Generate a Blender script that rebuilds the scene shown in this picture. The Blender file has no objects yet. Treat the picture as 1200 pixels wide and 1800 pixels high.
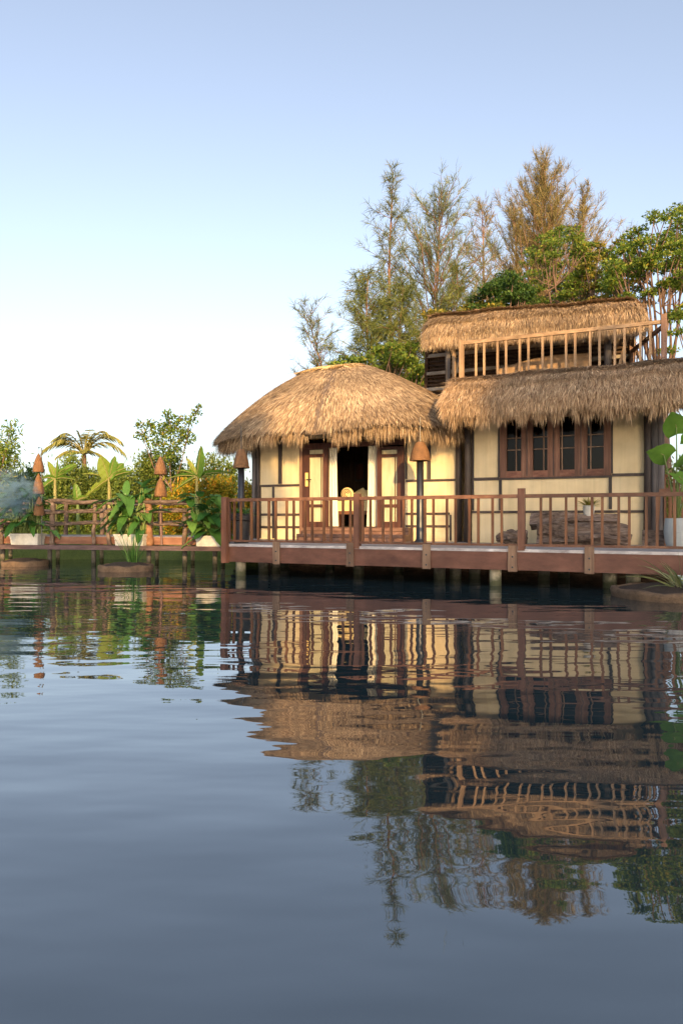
import bpy, math, random
import numpy as np
from mathutils import Vector, Matrix
R = math.radians
random.seed(7); RNG = np.random.default_rng(7)
sc = bpy.context.scene
col = sc.collection

# ------------------------------------------------------------------ camera
H = 1.11                       # eye height above the water
cd = bpy.data.cameras.new('camera'); cam = bpy.data.objects.new('camera', cd); col.objects.link(cam)
cam.location = (0, 0, H); cam.rotation_euler = (R(90), 0, 0)
cd.sensor_fit = 'VERTICAL'; cd.sensor_height = 36; cd.lens = 24; cd.shift_y = 12/1800
cd.clip_end = 3000; cd.clip_start = 0.05
sc.camera = cam
# ------------------------------------------------------------------ world and sun
SUN_EL = 14.0
SUN_DIR = Vector((-0.16, 1.0, 0)).normalized()      # the way the light travels
w = bpy.data.worlds.new('World'); sc.world = w; w.use_nodes = True
nt = w.node_tree; nt.nodes.clear()
sky = nt.nodes.new('ShaderNodeTexSky'); sky.sky_type = 'NISHITA'; sky.sun_disc = False
sky.sun_elevation = R(SUN_EL); sky.sun_rotation = math.atan2(-SUN_DIR.x, -SUN_DIR.y)
sky.air_density = 1.0; sky.dust_density = 2.5; sky.ozone_density = 2.0
bg = nt.nodes.new('ShaderNodeBackground'); bg.inputs[1].default_value = 0.15
ow = nt.nodes.new('ShaderNodeOutputWorld')
hs = nt.nodes.new('ShaderNodeHueSaturation'); hs.inputs['Saturation'].default_value = .66; hs.inputs['Value'].default_value = .96
nt.links.new(sky.outputs[0], hs.inputs['Color']); tn = nt.nodes.new('ShaderNodeVectorMath'); tn.operation = 'MULTIPLY'; tn.inputs[1].default_value = (.985, .965, .98)
nt.links.new(hs.outputs[0], tn.inputs[0]); nt.links.new(tn.outputs[0], bg.inputs[0]); nt.links.new(bg.outputs[0], ow.inputs[0])
ld = bpy.data.lights.new('sun', 'SUN'); ld.energy = 3.1; ld.angle = R(0.6); ld.color = (1.0, 0.64, 0.27)
sun = bpy.data.objects.new('sun', ld); col.objects.link(sun)
d = Vector((SUN_DIR.x*math.cos(R(SUN_EL)), SUN_DIR.y*math.cos(R(SUN_EL)), -math.sin(R(SUN_EL))))
sun.rotation_euler = d.to_track_quat('-Z', 'Y').to_euler(); sun.location = (5, -30, 12)
sc.view_settings.view_transform = 'Standard'; sc.view_settings.look = 'None'
sc.view_settings.gamma = 1; sc.view_settings.exposure = 1.28

# ------------------------------------------------------------------ frames
CT, ST = 0.9123, 0.4096        # house frame: u along the front, v to the back
AX, AY = -2.217, 13.3
def F(s, t, z): return (AX+CT*s+ST*t, AY-ST*s+CT*t, z)
def W(px, py, Y): return ((px-600)/1200*Y, Y, H+(912-py)/1200*Y)
def fp(px, py, t):             # where a sight line meets the plane t of the house frame
    a = (px-600)/1200
    s = (a*(AY+CT*t)-AX-ST*t)/(CT+ST*a)
    Y = AY-ST*s+CT*t
    return s, H+(912-py)/1200*Y
def fs(px, t): return fp(px, 900, t)[0]

# ------------------------------------------------------------------ materials
def mk(name):
    m = bpy.data.materials.new(name); m.use_nodes = True
    n = m.node_tree; b = n.nodes['Principled BSDF']; return m, n, b
def ramp(n, fac, stops):
    r = n.nodes.new('ShaderNodeValToRGB'); e = r.color_ramp.elements
    while len(e) < len(stops): e.new(0.5)
    for k, (p, c) in enumerate(stops): e[k].position = p; e[k].color = (*c, 1)
    n.links.new(fac, r.inputs[0]); return r.outputs[0]
def coords(n, scale=(1,1,1), rot=(0,0,0)):
    tc = n.nodes.new('ShaderNodeTexCoord'); mp = n.nodes.new('ShaderNodeMapping')
    mp.inputs['Scale'].default_value = scale; mp.inputs['Rotation'].default_value = rot
    n.links.new(tc.outputs['Object'], mp.inputs[0]); return mp.outputs[0]
def noise(n, vec, scale, detail=4, rough=0.6):
    t = n.nodes.new('ShaderNodeTexNoise'); t.inputs['Scale'].default_value = scale
    t.inputs['Detail'].default_value = detail; t.inputs['Roughness'].default_value = rough
    if vec is not None: n.links.new(vec, t.inputs['Vector'])
    return t.outputs['Fac']
def bump(n, b, h, dist, strength=1.0):
    k = n.nodes.new('ShaderNodeBump'); k.inputs['Distance'].default_value = dist; k.inputs['Strength'].default_value = strength
    n.links.new(h, k.inputs['Height']); n.links.new(k.outputs[0], b.inputs['Normal'])
def mul(n, a, f, lo, hi):      # colour times a value in lo..hi
    mr = n.nodes.new('ShaderNodeMapRange'); mr.inputs['From Min'].default_value = .3; mr.inputs['From Max'].default_value = .7
    mr.inputs['To Min'].default_value = lo; mr.inputs['To Max'].default_value = hi; n.links.new(f, mr.inputs[0])
    v = n.nodes.new('ShaderNodeVectorMath'); v.operation = 'SCALE'; n.links.new(a, v.inputs[0]); n.links.new(mr.outputs[0], v.inputs['Scale'])
    return v.outputs[0]
def grain(name, c0, c1, c2, axis='z', rough=0.55, sc_=1.0, spec=0.3):
    m, n, b = mk(name)
    s = {'z': (14, 14, 0.9), 'u': (0.9, 14, 14), 'n': (3, 3, 3)}[axis]
    v = coords(n, tuple(k*sc_ for k in s), (0, 0, R(24.18)))
    f = noise(n, v, 1.0, 6, .65)
    c = ramp(n, f, [(.28, c0), (.5, c1), (.72, c2)])
    f2 = noise(n, coords(n), 1.3, 3)
    oi = n.nodes.new('ShaderNodeObjectInfo')
    n.links.new(mul(n, mul(n, c, f2, .7, 1.25), oi.outputs['Random'], .9, 1.1), b.inputs['Base Color'])
    b.inputs['Roughness'].default_value = rough; b.inputs['Specular IOR Level'].default_value = spec
    bump(n, b, f, 0.008); return m
def plain(name, c, rough=.6, var=.15, scale=3, bmp=.004, spec=.4):
    m, n, b = mk(name)
    f = noise(n, coords(n), scale, 6, .7)
    rgb = n.nodes.new('ShaderNodeRGB'); rgb.outputs[0].default_value = (*c, 1)
    n.links.new(mul(n, rgb.outputs[0], f, 1-var, 1+var), b.inputs['Base Color'])
    b.inputs['Roughness'].default_value = rough; b.inputs['Specular IOR Level'].default_value = spec
    f2 = noise(n, coords(n), scale*9, 4, .7); bump(n, b, f2, bmp); return m
def leafmat(name, stops, trans=.35, rough=.5, nscale=.8, lo=.7, hi=1.25):
    m, n, b = mk(name)
    g = n.nodes.new('ShaderNodeNewGeometry')
    c = ramp(n, g.outputs['Random Per Island'], stops)
    f = noise(n, coords(n), nscale, 3)
    c = mul(n, c, f, lo, hi)
    n.links.new(c, b.inputs['Base Color']); b.inputs['Roughness'].default_value = rough
    b.inputs['Specular IOR Level'].default_value = .25
    if trans > 0:
        t = n.nodes.new('ShaderNodeBsdfTranslucent'); n.links.new(c, t.inputs[0])
        mx = n.nodes.new('ShaderNodeMixShader'); mx.inputs[0].default_value = trans
        n.links.new(b.outputs[0], mx.inputs[1]); n.links.new(t.outputs[0], mx.inputs[2])
        n.links.new(mx.outputs[0], n.nodes['Material Output'].inputs[0])
    return m

M = {}
M['thatch'] = leafmat('thatch', [(0, (.19,.125,.08)), (.3, (.36,.245,.15)), (.65, (.51,.36,.21)), (1, (.68,.51,.32))], .12, .9, 1.1, .68, 1.2)
M['thatch_grey'] = leafmat('thatch_grey', [(0, (.21,.13,.075)), (.3, (.42,.28,.165)), (.7, (.58,.40,.24)), (1, (.80,.60,.38))], .12, .9, .8, .74, 1.2)
M['thatch_base'] = plain('thatch_base', (.20,.14,.10), .95, .3, 8, .02)
M['thatch_cap'] = leafmat('thatch_cap', [(0, (.35,.22,.10)), (.5, (.50,.34,.17)), (1, (.62,.46,.26))], .1, .9)
M['wall'] = None
m, n, b = mk('cream_wall')
f = noise(n, coords(n), 1.6, 5, .6); f2 = noise(n, coords(n, (6, 6, .5)), 1.2, 4, .6)
c = ramp(n, f, [(.3, (.60,.465,.26)), (.5, (.67,.53,.31)), (.7, (.71,.57,.35))])
f3 = noise(n, coords(n, (16, 16, .35)), 1.0, 5, .7); f4 = noise(n, coords(n), .5, 3)
n.links.new(mul(n, mul(n, mul(n, c, f2, .90, 1.06), f3, .93, 1.04), f4, .92, 1.06), b.inputs['Base Color']); b.inputs['Roughness'].default_value = .8
bump(n, b, noise(n, coords(n), 60, 4, .7), .003); M['wall'] = m
M['timber'] = grain('dark_timber', (.022,.017,.016), (.05,.038,.034), (.09,.07,.06))
M['timber_u'] = grain('dark_timber_along', (.03,.022,.02), (.065,.045,.036), (.11,.08,.06), 'u')
M['door_wood'] = grain('door_wood', (.035,.013,.009), (.075,.028,.018), (.12,.05,.03))
M['window_wood'] = grain('window_wood', (.07,.03,.018), (.15,.07,.042), (.25,.13,.08))
M['window_wood_u'] = grain('window_wood_u', (.09,.035,.022), (.17,.07,.042), (.25,.12,.075), 'u')
M['rail'] = grain('rail_wood_u', (.075,.034,.02), (.145,.066,.037), (.22,.11,.062), 'u', .4)
M['picket'] = grain('rail_wood', (.075,.03,.014), (.145,.06,.026), (.24,.11,.048), 'z', .35)
M['post'] = grain('post_wood', (.07,.03,.019), (.14,.06,.036), (.2,.10,.06), 'z', .45)
M['tanwood'] = grain('balcony_wood', (.22,.135,.07), (.33,.21,.115), (.43,.29,.17), 'z', .6)
M['tanwood_u'] = grain('balcony_wood_u', (.22,.135,.07), (.33,.21,.115), (.43,.29,.17), 'u', .6)
M['brownwood'] = grain('stair_wood', (.12,.065,.045), (.19,.105,.07), (.27,.16,.11), 'z', .6)
M['bracket'] = grain('bracket_wood', (.10,.06,.04), (.18,.11,.07), (.26,.17,.11), 'z', .7)
M['fascia'] = grain('fascia_paint', (.085,.038,.026), (.125,.055,.036), (.16,.075,.05), 'u', .55, .5)
M['deck'] = grain('deck_boards', (.22,.19,.18), (.36,.33,.32), (.52,.49,.47), 'u', .7)
M['tread'] = grain('tread_wood', (.10,.05,.035), (.18,.095,.065), (.26,.15,.10), 'u', .6)
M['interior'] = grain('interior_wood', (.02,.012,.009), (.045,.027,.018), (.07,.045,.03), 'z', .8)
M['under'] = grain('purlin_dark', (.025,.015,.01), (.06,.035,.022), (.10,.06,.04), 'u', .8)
M['beam_light'] = grain('pale_beam', (.25,.21,.17), (.38,.33,.27), (.48,.42,.36), 'u', .8)
M['greypost'] = grain('grey_post', (.05,.045,.045), (.10,.09,.09), (.17,.15,.15), 'z', .7)
M['log'] = grain('rustic_log', (.055,.036,.027), (.13,.088,.063), (.28,.20,.15), 'n', .85, 2.0)
M['log_red'] = grain('rustic_post', (.10,.045,.022), (.2,.10,.05), (.32,.17,.09), 'n', .8, 2.0)
M['drift'] = grain('driftwood', (.02,.013,.01), (.15,.105,.08), (.30,.235,.19), 'u', .9, 1.6)
M['board'] = grain('boardwalk_wood', (.13,.055,.03), (.20,.09,.05), (.28,.14,.085), 'u', .6, .6)
M['ledge'] = grain('ledge_wood', (.07,.042,.04), (.12,.075,.07), (.17,.11,.10), 'u', .8)
def stain(m_):           # damp algae band above the water
    n = m_.node_tree; b = n.nodes['Principled BSDF']; src = b.inputs['Base Color'].links[0].from_socket
    g = n.nodes.new('ShaderNodeNewGeometry'); sp = n.nodes.new('ShaderNodeSeparateXYZ'); n.links.new(g.outputs['Position'], sp.inputs[0])
    q = mad(n, noise(n, coords(n), 7, 4), .22, sp.outputs[2]); c_ = ramp(n, q, [(.18, (.16,.19,.12)), (.33, (1,1,1))])
    v = n.nodes.new('ShaderNodeVectorMath'); v.operation = 'MULTIPLY'; n.links.new(src, v.inputs[0]); n.links.new(c_, v.inputs[1]); n.links.new(v.outputs[0], b.inputs['Base Color']); return m_
def mad(n, a, k, bsock=None):
    q = n.nodes.new('ShaderNodeMath'); q.operation = 'MULTIPLY_ADD'; n.links.new(a, q.inputs[0]); q.inputs[1].default_value = k
    if bsock is not None: n.links.new(bsock, q.inputs[2])
    else: q.inputs[2].default_value = 0
    return q.outputs[0]
M['concrete'] = stain(plain('pile_concrete', (.36,.31,.22), .85, .35, 5, .01))
M['concrete_d'] = stain(plain('pile_concrete_dark', (.16,.14,.12), .85, .35, 5, .01))
M['clay'] = plain('island_rim', (.15,.095,.055), .85, .55, 4, .03)
M['soil'] = plain('soil', (.06,.04,.028), .95, .4, 12, .03)
M['white'] = plain('white_planter', (.52,.49,.42), .6, .25, 6, .004)
M['greypot'] = plain('grey_pot', (.36,.38,.37), .6, .12, 4, .003)
M['blackpot'] = plain('black_pot', (.02,.02,.022), .4, .3, 6, .01)
M['black'] = plain('black_metal', (.015,.015,.017), .35, .2, 6, .001, .6)
M['rust'] = plain('rusty_pole', (.16,.09,.07), .6, .3, 8, .004)
M['brass'] = plain('brass', (.75,.52,.18), .3, .1, 6, .001)
M['curtain'] = plain('curtain_cloth', (.80,.74,.58), .85, .06, 4, .002)
M['linen'] = plain('linen', (.82,.66,.34), .8, .08, 5, .004)
M['blue'] = plain('blue_glaze', (.02,.06,.45), .3, .1, 5, .001)
M['bark'] = grain('bark', (.09,.055,.04), (.17,.105,.075), (.27,.18,.13), 'z', .9)
M['bark_red'] = grain('bark_red', (.14,.075,.05), (.24,.13,.085), (.33,.2,.13), 'z', .9)
M['stem'] = plain('green_stem', (.14,.19,.05), .6, .3, 6, .004)
M['stem_y'] = plain('yellow_stem', (.24,.21,.07), .6, .3, 6, .004)
M['cas'] = leafmat('casuarina_green', [(0, (.08,.11,.055)), (.4, (.15,.18,.085)), (.8, (.22,.24,.12)), (1, (.28,.26,.14))], .3)
M['cas_gold'] = leafmat('casuarina_gold', [(0, (.12,.10,.035)), (.4, (.21,.17,.06)), (.8, (.30,.23,.08)), (1, (.38,.28,.11))], .3)
M['cas_soft'] = leafmat('casuarina_soft', [(0, (.08,.11,.03)), (.5, (.17,.20,.05)), (1, (.29,.29,.08))], .35)
M['broad'] = leafmat('broad_green', [(0, (.08,.14,.02)), (.5, (.17,.26,.04)), (.85, (.28,.34,.05)), (1, (.48,.40,.06))], .5)
M['broad_dark'] = leafmat('broad_dark', [(0, (.03,.07,.015)), (.6, (.07,.14,.03)), (1, (.14,.22,.04))], .4)
M['broad_y'] = leafmat('broad_yellow', [(0, (.10,.12,.02)), (.5, (.22,.21,.03)), (1, (.42,.30,.04))], .4)
M['hedge_gold'] = leafmat('hedge_gold', [(0, (.12,.16,.015)), (.45, (.28,.27,.025)), (.8, (.50,.34,.03)), (1, (.6,.25,.03))], .35)
M['shrub'] = leafmat('shrub_green', [(0, (.06,.10,.02)), (.5, (.14,.20,.035)), (1, (.25,.29,.06))], .35)
M['palm'] = leafmat('palm_leaf', [(0, (.18,.20,.04)), (.5, (.34,.33,.08)), (1, (.5,.45,.14))], .35)
M['banana'] = leafmat('banana_leaf', [(0, (.07,.17,.03)), (.5, (.13,.25,.035)), (1, (.22,.33,.05))], .45, .4, 2.5, .8, 1.15)
M['banana_y'] = leafmat('banana_leaf_yellow', [(0, (.12,.22,.03)), (.5, (.22,.30,.04)), (1, (.36,.37,.05))], .45, .4, 2.5, .8, 1.15)
M['lush'] = leafmat('lush_leaf', [(0, (.035,.12,.03)), (.5, (.08,.20,.04)), (1, (.16,.30,.06))], .35, .35, 2, .8, 1.15)
M['reed'] = leafmat('reed', [(0, (.13,.16,.06)), (.5, (.22,.25,.10)), (1, (.34,.33,.17))], .3)
M['grass'] = leafmat('lawn_blades', [(0, (.07,.12,.015)), (.5, (.14,.2,.03)), (1, (.25,.27,.05))], .3)

m, n, b = mk('rattan')         # woven cane
v = coords(n, (1,1,1)); wv = n.nodes.new('ShaderNodeTexWave'); wv.bands_direction = 'Z'; wv.inputs['Scale'].default_value = 18; wv.inputs['Distortion'].default_value = 2.3
n.links.new(v, wv.inputs[0]); f = noise(n, v, 9, 4)
c = ramp(n, wv.outputs['Fac'], [(0, (.11,.045,.018)), (.6, (.31,.14,.05)), (1, (.46,.25,.11))])
n.links.new(mul(n, c, f, .7, 1.25), b.inputs['Base Color']); b.inputs['Roughness'].default_value = .55
bump(n, b, wv.outputs['Fac'], .01); M['rattan'] = m

m, n, b = mk('glass')          # dark window glass
tr = n.nodes.new('ShaderNodeBsdfTransparent'); tr.inputs[0].default_value = (.17,.18,.19,1)
gl = n.nodes.new('ShaderNodeBsdfGlossy'); gl.inputs['Roughness'].default_value = .03; gl.inputs[0].default_value = (.3,.3,.3,1)
fr = n.nodes.new('ShaderNodeFresnel'); fr.inputs[0].default_value = 1.45
mx = n.nodes.new('ShaderNodeMixShader'); n.links.new(fr.outputs[0], mx.inputs[0]); n.links.new(tr.outputs[0], mx.inputs[1]); n.links.new(gl.outputs[0], mx.inputs[2])
n.links.new(mx.outputs[0], n.nodes['Material Output'].inputs[0]); M['glass'] = m

m, n, b = mk('door_glass')     # frosted pane with cloth close behind
f = noise(n, coords(n, (5,5,.8)), 1.5, 5, .7)
n.links.new(ramp(n, f, [(.3, (.36,.32,.19)), (.5, (.50,.44,.26)), (.75, (.62,.55,.35))]), b.inputs['Base Color'])
b.inputs['Roughness'].default_value = .35; M['frost'] = m

m, n, b = mk('water')
b.inputs['Base Color'].default_value = (.018,.032,.036,1); b.inputs['Roughness'].default_value = .015
b.inputs['IOR'].default_value = 2.3
v1 = coords(n, (0.55, 1.5, 1)); v2 = coords(n, (1.6, 4.2, 1), (0,0,.12)); v3 = coords(n, (.14,.3,1), (0,0,-.2))
f1 = noise(n, v1, 1.0, 2, .5); f2 = noise(n, v2, 1.0, 2, .5); f3 = noise(n, v3, 1.0, 2, .5)
def mad(n, a, k, bsock=None):
    q = n.nodes.new('ShaderNodeMath'); q.operation = 'MULTIPLY_ADD'; n.links.new(a, q.inputs[0]); q.inputs[1].default_value = k
    if bsock is not None: n.links.new(bsock, q.inputs[2])
    else: q.inputs[2].default_value = 0
    return q.outputs[0]
hh = mad(n, f1, .0165, mad(n, f2, .0024, mad(n, f3, .03)))
bump(n, b, hh, 1.0); M['water'] = m

m, n, b = mk('ground')
f = noise(n, coords(n), .7, 6, .7)
n.links.new(ramp(n, f, [(.3, (.07,.10,.02)), (.55, (.13,.17,.035)), (.75, (.22,.20,.07))]), b.inputs['Base Color'])
b.inputs['Roughness'].default_value = .95; bump(n, b, noise(n, coords(n), 14, 5), .05); M['ground'] = m
M['bank'] = plain('bank_earth', (.12,.085,.055), .95, .4, 3, .05)

# ------------------------------------------------------------------ mesh helpers
class MB:
    def __init__(self): self.v = []; self.f = []
    def add(self, vs, fs):
        o = len(self.v); self.v += [tuple(p) for p in vs]; self.f += [tuple(i+o for i in q) for q in fs]; return self
    def hexa(self, p):      # 8 points: bottom ring 4, top ring 4
        return self.add(p, [(3,2,1,0), (4,5,6,7), (0,1,5,4), (1,2,6,5), (2,3,7,6), (3,0,4,7)])
    def fbox(self, s0, s1, t0, t1, z0, z1):
        return self.hexa([F(s0,t0,z0), F(s1,t0,z0), F(s1,t1,z0), F(s0,t1,z0), F(s0,t0,z1), F(s1,t0,z1), F(s1,t1,z1), F(s0,t1,z1)])
    def fbeam(self, p, q, w, h):   # beam between two world points, w across, h high
        p = Vector(p); q = Vector(q); d = (q-p).normalized()
        up = Vector((0,0,1)) if abs(d.z) < .95 else Vector((CT,-ST,0))
        sd = d.cross(up).normalized()*w/2; u = sd.cross(d).normalized()*h/2
        return self.hexa([p-sd-u, p+sd-u, q+sd-u, q-sd-u, p-sd+u, p+sd+u, q+sd+u, q-sd+u])
    def tube(self, pts, rad, n=8, cap=True):
        pts = [Vector(p) for p in pts]; k = len(pts)
        if not hasattr(rad, '__len__'): rad = [rad]*k
        rings = []; ref = None
        for i, p in enumerate(pts):
            d = (pts[min(i+1,k-1)]-pts[max(i-1,0)]).normalized()
            if ref is None: ref = Vector((1,0,0)) if abs(d.x) < .9 else Vector((0,1,0))
            a = (ref-d*ref.dot(d)).normalized(); ref = a; bb = d.cross(a)
            rings.append([p+(a*math.cos(2*math.pi*j/n)+bb*math.sin(2*math.pi*j/n))*rad[i] for j in range(n)])
        fs_ = [(i*n+j, i*n+(j+1)%n, (i+1)*n+(j+1)%n, (i+1)*n+j) for i in range(k-1) for j in range(n)]
        if cap: fs_ += [tuple(reversed(range(n))), tuple(range((k-1)*n, k*n))]
        return self.add([q for r in rings for q in r], fs_)
    def lathe(self, c, prof, n=24, cap=False):    # prof: (radius, z offset)
        c = Vector(c)
        vs = [c+Vector((r*math.cos(2*math.pi*j/n), r*math.sin(2*math.pi*j/n), z)) for r, z in prof for j in range(n)]
        k = len(prof)
        fs_ = [(i*n+j, i*n+(j+1)%n, (i+1)*n+(j+1)%n, (i+1)*n+j) for i in range(k-1) for j in range(n)]
        if cap: fs_ += [tuple(reversed(range(n))), tuple(range((k-1)*n, k*n))]
        return self.add(vs, fs_)
    def build(self, name, mat, parent=None, smooth=False):
        return link(name, np.array(self.v, dtype=np.float64), self.f, mat, parent, smooth)
def link(name, V, faces, mat, parent=None, smooth=False, lens=None):
    if parent is not None:
        V = V-np.array(parent['_o'])
    me = bpy.data.meshes.new(name)
    if lens is None: me.from_pydata(V.tolist(), [], faces)
    else:
        V = np.ascontiguousarray(V, dtype=np.float32)
        me.vertices.add(len(V)); me.vertices.foreach_set('co', V.ravel())
        idx = np.asarray(faces, dtype=np.int32).ravel(); lens = np.asarray(lens, dtype=np.int32)
        me.loops.add(len(idx)); me.loops.foreach_set('vertex_index', idx)
        me.polygons.add(len(lens)); st = np.concatenate([[0], np.cumsum(lens)[:-1]]).astype(np.int32)
        me.polygons.foreach_set('loop_start', st); me.polygons.foreach_set('loop_total', lens)
        me.update(calc_edges=True); me.validate()
    if smooth: me.polygons.foreach_set('use_smooth', [True]*len(me.polygons))
    me.materials.append(M[mat] if isinstance(mat, str) else mat)
    o = bpy.data.objects.new(name, me); col.objects.link(o)
    if parent is not None: o.parent = parent; o['_o'] = list(parent['_o'])
    else: o['_o'] = [0,0,0]
    return o
def tag(o, label=None, cat=None, group=None, kind=None):
    if label: o['label'] = label
    if cat: o['category'] = cat
    if group: o['group'] = group
    if kind: o['kind'] = kind
    return o
def thing(name, loc, label, cat, group=None):
    o = bpy.data.objects.new(name, None); col.objects.link(o); o.location = loc; o['_o'] = list(loc); o.empty_display_size = .2
    return tag(o, label, cat, group)
def rebase(o):               # single-mesh thing: put its origin at its base
    me = o.data; k = len(me.vertices); a = np.empty(k*3, dtype=np.float32); me.vertices.foreach_get('co', a); a = a.reshape(-1,3)
    c = np.array([(a[:,0].min()+a[:,0].max())/2, (a[:,1].min()+a[:,1].max())/2, a[:,2].min()], dtype=np.float32)
    me.vertices.foreach_set('co', (a-c).ravel()); o.location = [float(q) for q in c]; me.update(); return o

def nrm(a): return a/np.maximum(np.linalg.norm(a, axis=1, keepdims=True), 1e-9)
def blades(P, D, S, L, Wd, droop=None):
    """thin tapering strips: base pair, middle pair, tip"""
    k = len(P); L = L[:,None]; Wd = Wd[:,None]
    dr = np.zeros((k,3)) if droop is None else droop
    a = P-S*Wd/2; b_ = P+S*Wd/2; mdl = P+D*L*.55+dr*.3
    c = mdl-S*Wd*.42; e = mdl+S*Wd*.42; tip = P+D*L+dr
    V = np.stack([a, b_, c, e, tip], 1).reshape(-1, 3)
    base = np.arange(k)[:,None]*5
    idx = np.concatenate([base+np.array([[0,1,3,2]]), base+np.array([[2,3,4]])], 1).ravel()
    lens = np.tile([4,3], k); return V, idx, lens
def rhombs(P, D, S, L, Wd):
    k = len(P); L = L[:,None]; Wd = Wd[:,None]
    V = np.stack([P, P+D*L*.45+S*Wd/2, P+D*L, P+D*L*.45-S*Wd/2], 1).reshape(-1,3)
    return V, np.arange(k*4), np.full(k, 4)
def merge(parts):
    V = []; I = []; Ln = []; o = 0
    for v, i, l in parts: V.append(v); I.append(i+o); Ln.append(l); o += len(v)
    return np.concatenate(V), np.concatenate(I), np.concatenate(Ln)
def rdir(k, zb=0, zs=1):
    a = RNG.normal(size=(k,3)); a[:,2] = a[:,2]*zs+zb; return nrm(a)
def sides(D, jit=1.0):
    return nrm(np.cross(D, RNG.normal(size=D.shape)*jit+1e-3))

# ------------------------------------------------------------------ setting
def sheet(name, pts, mat):
    return tag(MB().add(pts, [tuple(range(len(pts)))]).build(name, mat), kind='structure')
sheet('water', [(-900,-900,0), (900,-900,0), (900,900,0), (-900,900,0)], 'water')
g = MB(); nx = 60
xs = np.concatenate([[-900,-200,-60], np.linspace(-30, 30, nx), [60,200,900]])
def shore(x): return 18.7+.35*math.sin(x*.7)+.2*math.sin(x*2.1+1)
rows = []
for x in xs: rows.append([(x, shore(x)-.5, -.4), (x, shore(x)-.1, .25+.05*math.sin(x*3)), (x, shore(x)+.35, .5+.04*math.sin(x*2)), (x, shore(x)+3, .55), (x, 40, .6), (x, 900, .8)])
g.add([p for r in rows for p in r], [(i*6+j, (i+1)*6+j, (i+1)*6+j+1, i*6+j+1) for i in range(len(xs)-1) for j in range(5)])
tag(g.build('ground', 'ground', smooth=True), kind='structure')
k = 22000
P = np.stack([RNG.uniform(-14, -1.5, k), RNG.uniform(19.1, 24, k)**1.0, np.full(k, .5)], 1)
D = nrm(np.stack([RNG.normal(0,.3,k), RNG.normal(0,.3,k), np.ones(k)], 1))
V, I, Ln = blades(P, D, sides(D), RNG.uniform(.08,.22,k), RNG.uniform(.012,.025,k))
tag(link('grass', V, I, 'grass', lens=Ln), 'green lawn behind the rustic boardwalk', 'grass', kind='stuff')

# ------------------------------------------------------------------ thatch
def thatch_cover(P, D, Nn, L0, L1, w0, w1, lift, k=None):
    k = len(P); S = nrm(np.cross(D, Nn)+RNG.normal(0,.25,(k,3)))
    Dj = nrm(D+Nn*RNG.normal(lift, lift*.6+.02, (k,1))+S*RNG.normal(0,.16,(k,1)))
    return blades(P+Nn*RNG.uniform(0,.03,(k,1)), Dj, S, RNG.uniform(L0,L1,k), RNG.uniform(w0,w1,k), np.stack([np.zeros(k),np.zeros(k),-RNG.uniform(0,.05,k)],1))
def fringe(P, Out, L0, L1, k_per, spread=.05, w=(.010,.022)):
    """hanging straw along the eave with clumped lengths"""
    m_ = len(P); ii = RNG.integers(0, m_-1, k_per); fr = RNG.random((k_per,1))
    Q = P[ii]*(1-fr)+P[ii+1]*fr; O = Out[ii]*(1-fr)+Out[ii+1]*fr
    x = ii+fr[:,0]
    clump = .5+.5*np.sin(x*1.9+np.sin(x*.73)*2)*np.sin(x*.61+1.3); clump = clump*.6+.4*RNG.random(m_)[ii]
    L = L0+(L1-L0)*clump*RNG.uniform(.35,1.0,k_per)
    D = nrm(O*RNG.normal(.16,.16,(k_per,1))+np.array([[0,0,-1.0]])+RNG.normal(0,.09,(k_per,3)))
    Q = Q+O*RNG.uniform(-.16,.03,(k_per,1))+np.stack([np.zeros(k_per)]*2+[RNG.uniform(-spread,spread,k_per)],1)
    S = nrm(np.cross(D, O)+RNG.normal(0,.5,(k_per,3)))
    return blades(Q, D, S, L, RNG.uniform(w[0],w[1],k_per), O*RNG.normal(0,.03,(k_per,1)))
def Fa(s, t, z): return np.stack([AX+CT*s+ST*t, AY-ST*s+CT*t, z+0*s], -1)

# ------------------------------------------------------------------ left hut
TL = 3.1
hut = thing('thatched_hut', F(1.0, TL, .62), 'single storey cream hut with a rounded thatched hip roof, dark timbers and open curtained doors', 'hut')
def panel(root, px0, px1, py0, py1, t, th, name, mat, proud=0.0):   # box on the facade from pixel bounds
    pm = (px0+px1)/2
    s0, s1 = fs(px0, t), fs(px1, t); z0 = fp(pm, py1, t)[1]; z1 = fp(pm, py0, t)[1]
    return MB().fbox(s0, s1, t-proud, t+th, z0, z1).build(name, mat, root)
sL, sD0, sD1, sR = fs(455,TL), fs(532,TL), fs(711,TL), fs(800,TL)
DZ = .92; ZE = 3.45
wb = MB()
wb.fbox(sL, sD0, TL, TL+.14, .62, ZE); wb.fbox(sD1, sR+.02, TL, TL+.14, .62, ZE)
wb.fbox(sD0, sD1, TL+.001, TL+.139, 2.99, ZE)
wb.fbox(sL, sL+.14, TL+.14, 6.5, .62, ZE)
wb.fbox(sR-.12, sR+.02, TL+.14, 6.5, .62, ZE); wb.fbox(sL, sR+.02, 6.5, 6.64, .62, ZE)
wb.build('wall', 'wall', hut)
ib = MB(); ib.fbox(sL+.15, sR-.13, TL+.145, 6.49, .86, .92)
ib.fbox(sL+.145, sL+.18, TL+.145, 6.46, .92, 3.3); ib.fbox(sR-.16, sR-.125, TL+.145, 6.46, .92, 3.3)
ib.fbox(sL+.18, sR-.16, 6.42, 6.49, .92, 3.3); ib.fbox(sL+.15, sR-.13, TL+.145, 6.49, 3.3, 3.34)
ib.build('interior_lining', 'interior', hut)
def vt(px, py0, py1, wpx, t=TL, mat='timber', name='timber', pr=.03, root=hut): return panel(root, px-wpx/2, px+wpx/2, py0, py1, t, .0-.002, name, mat, pr)
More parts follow.
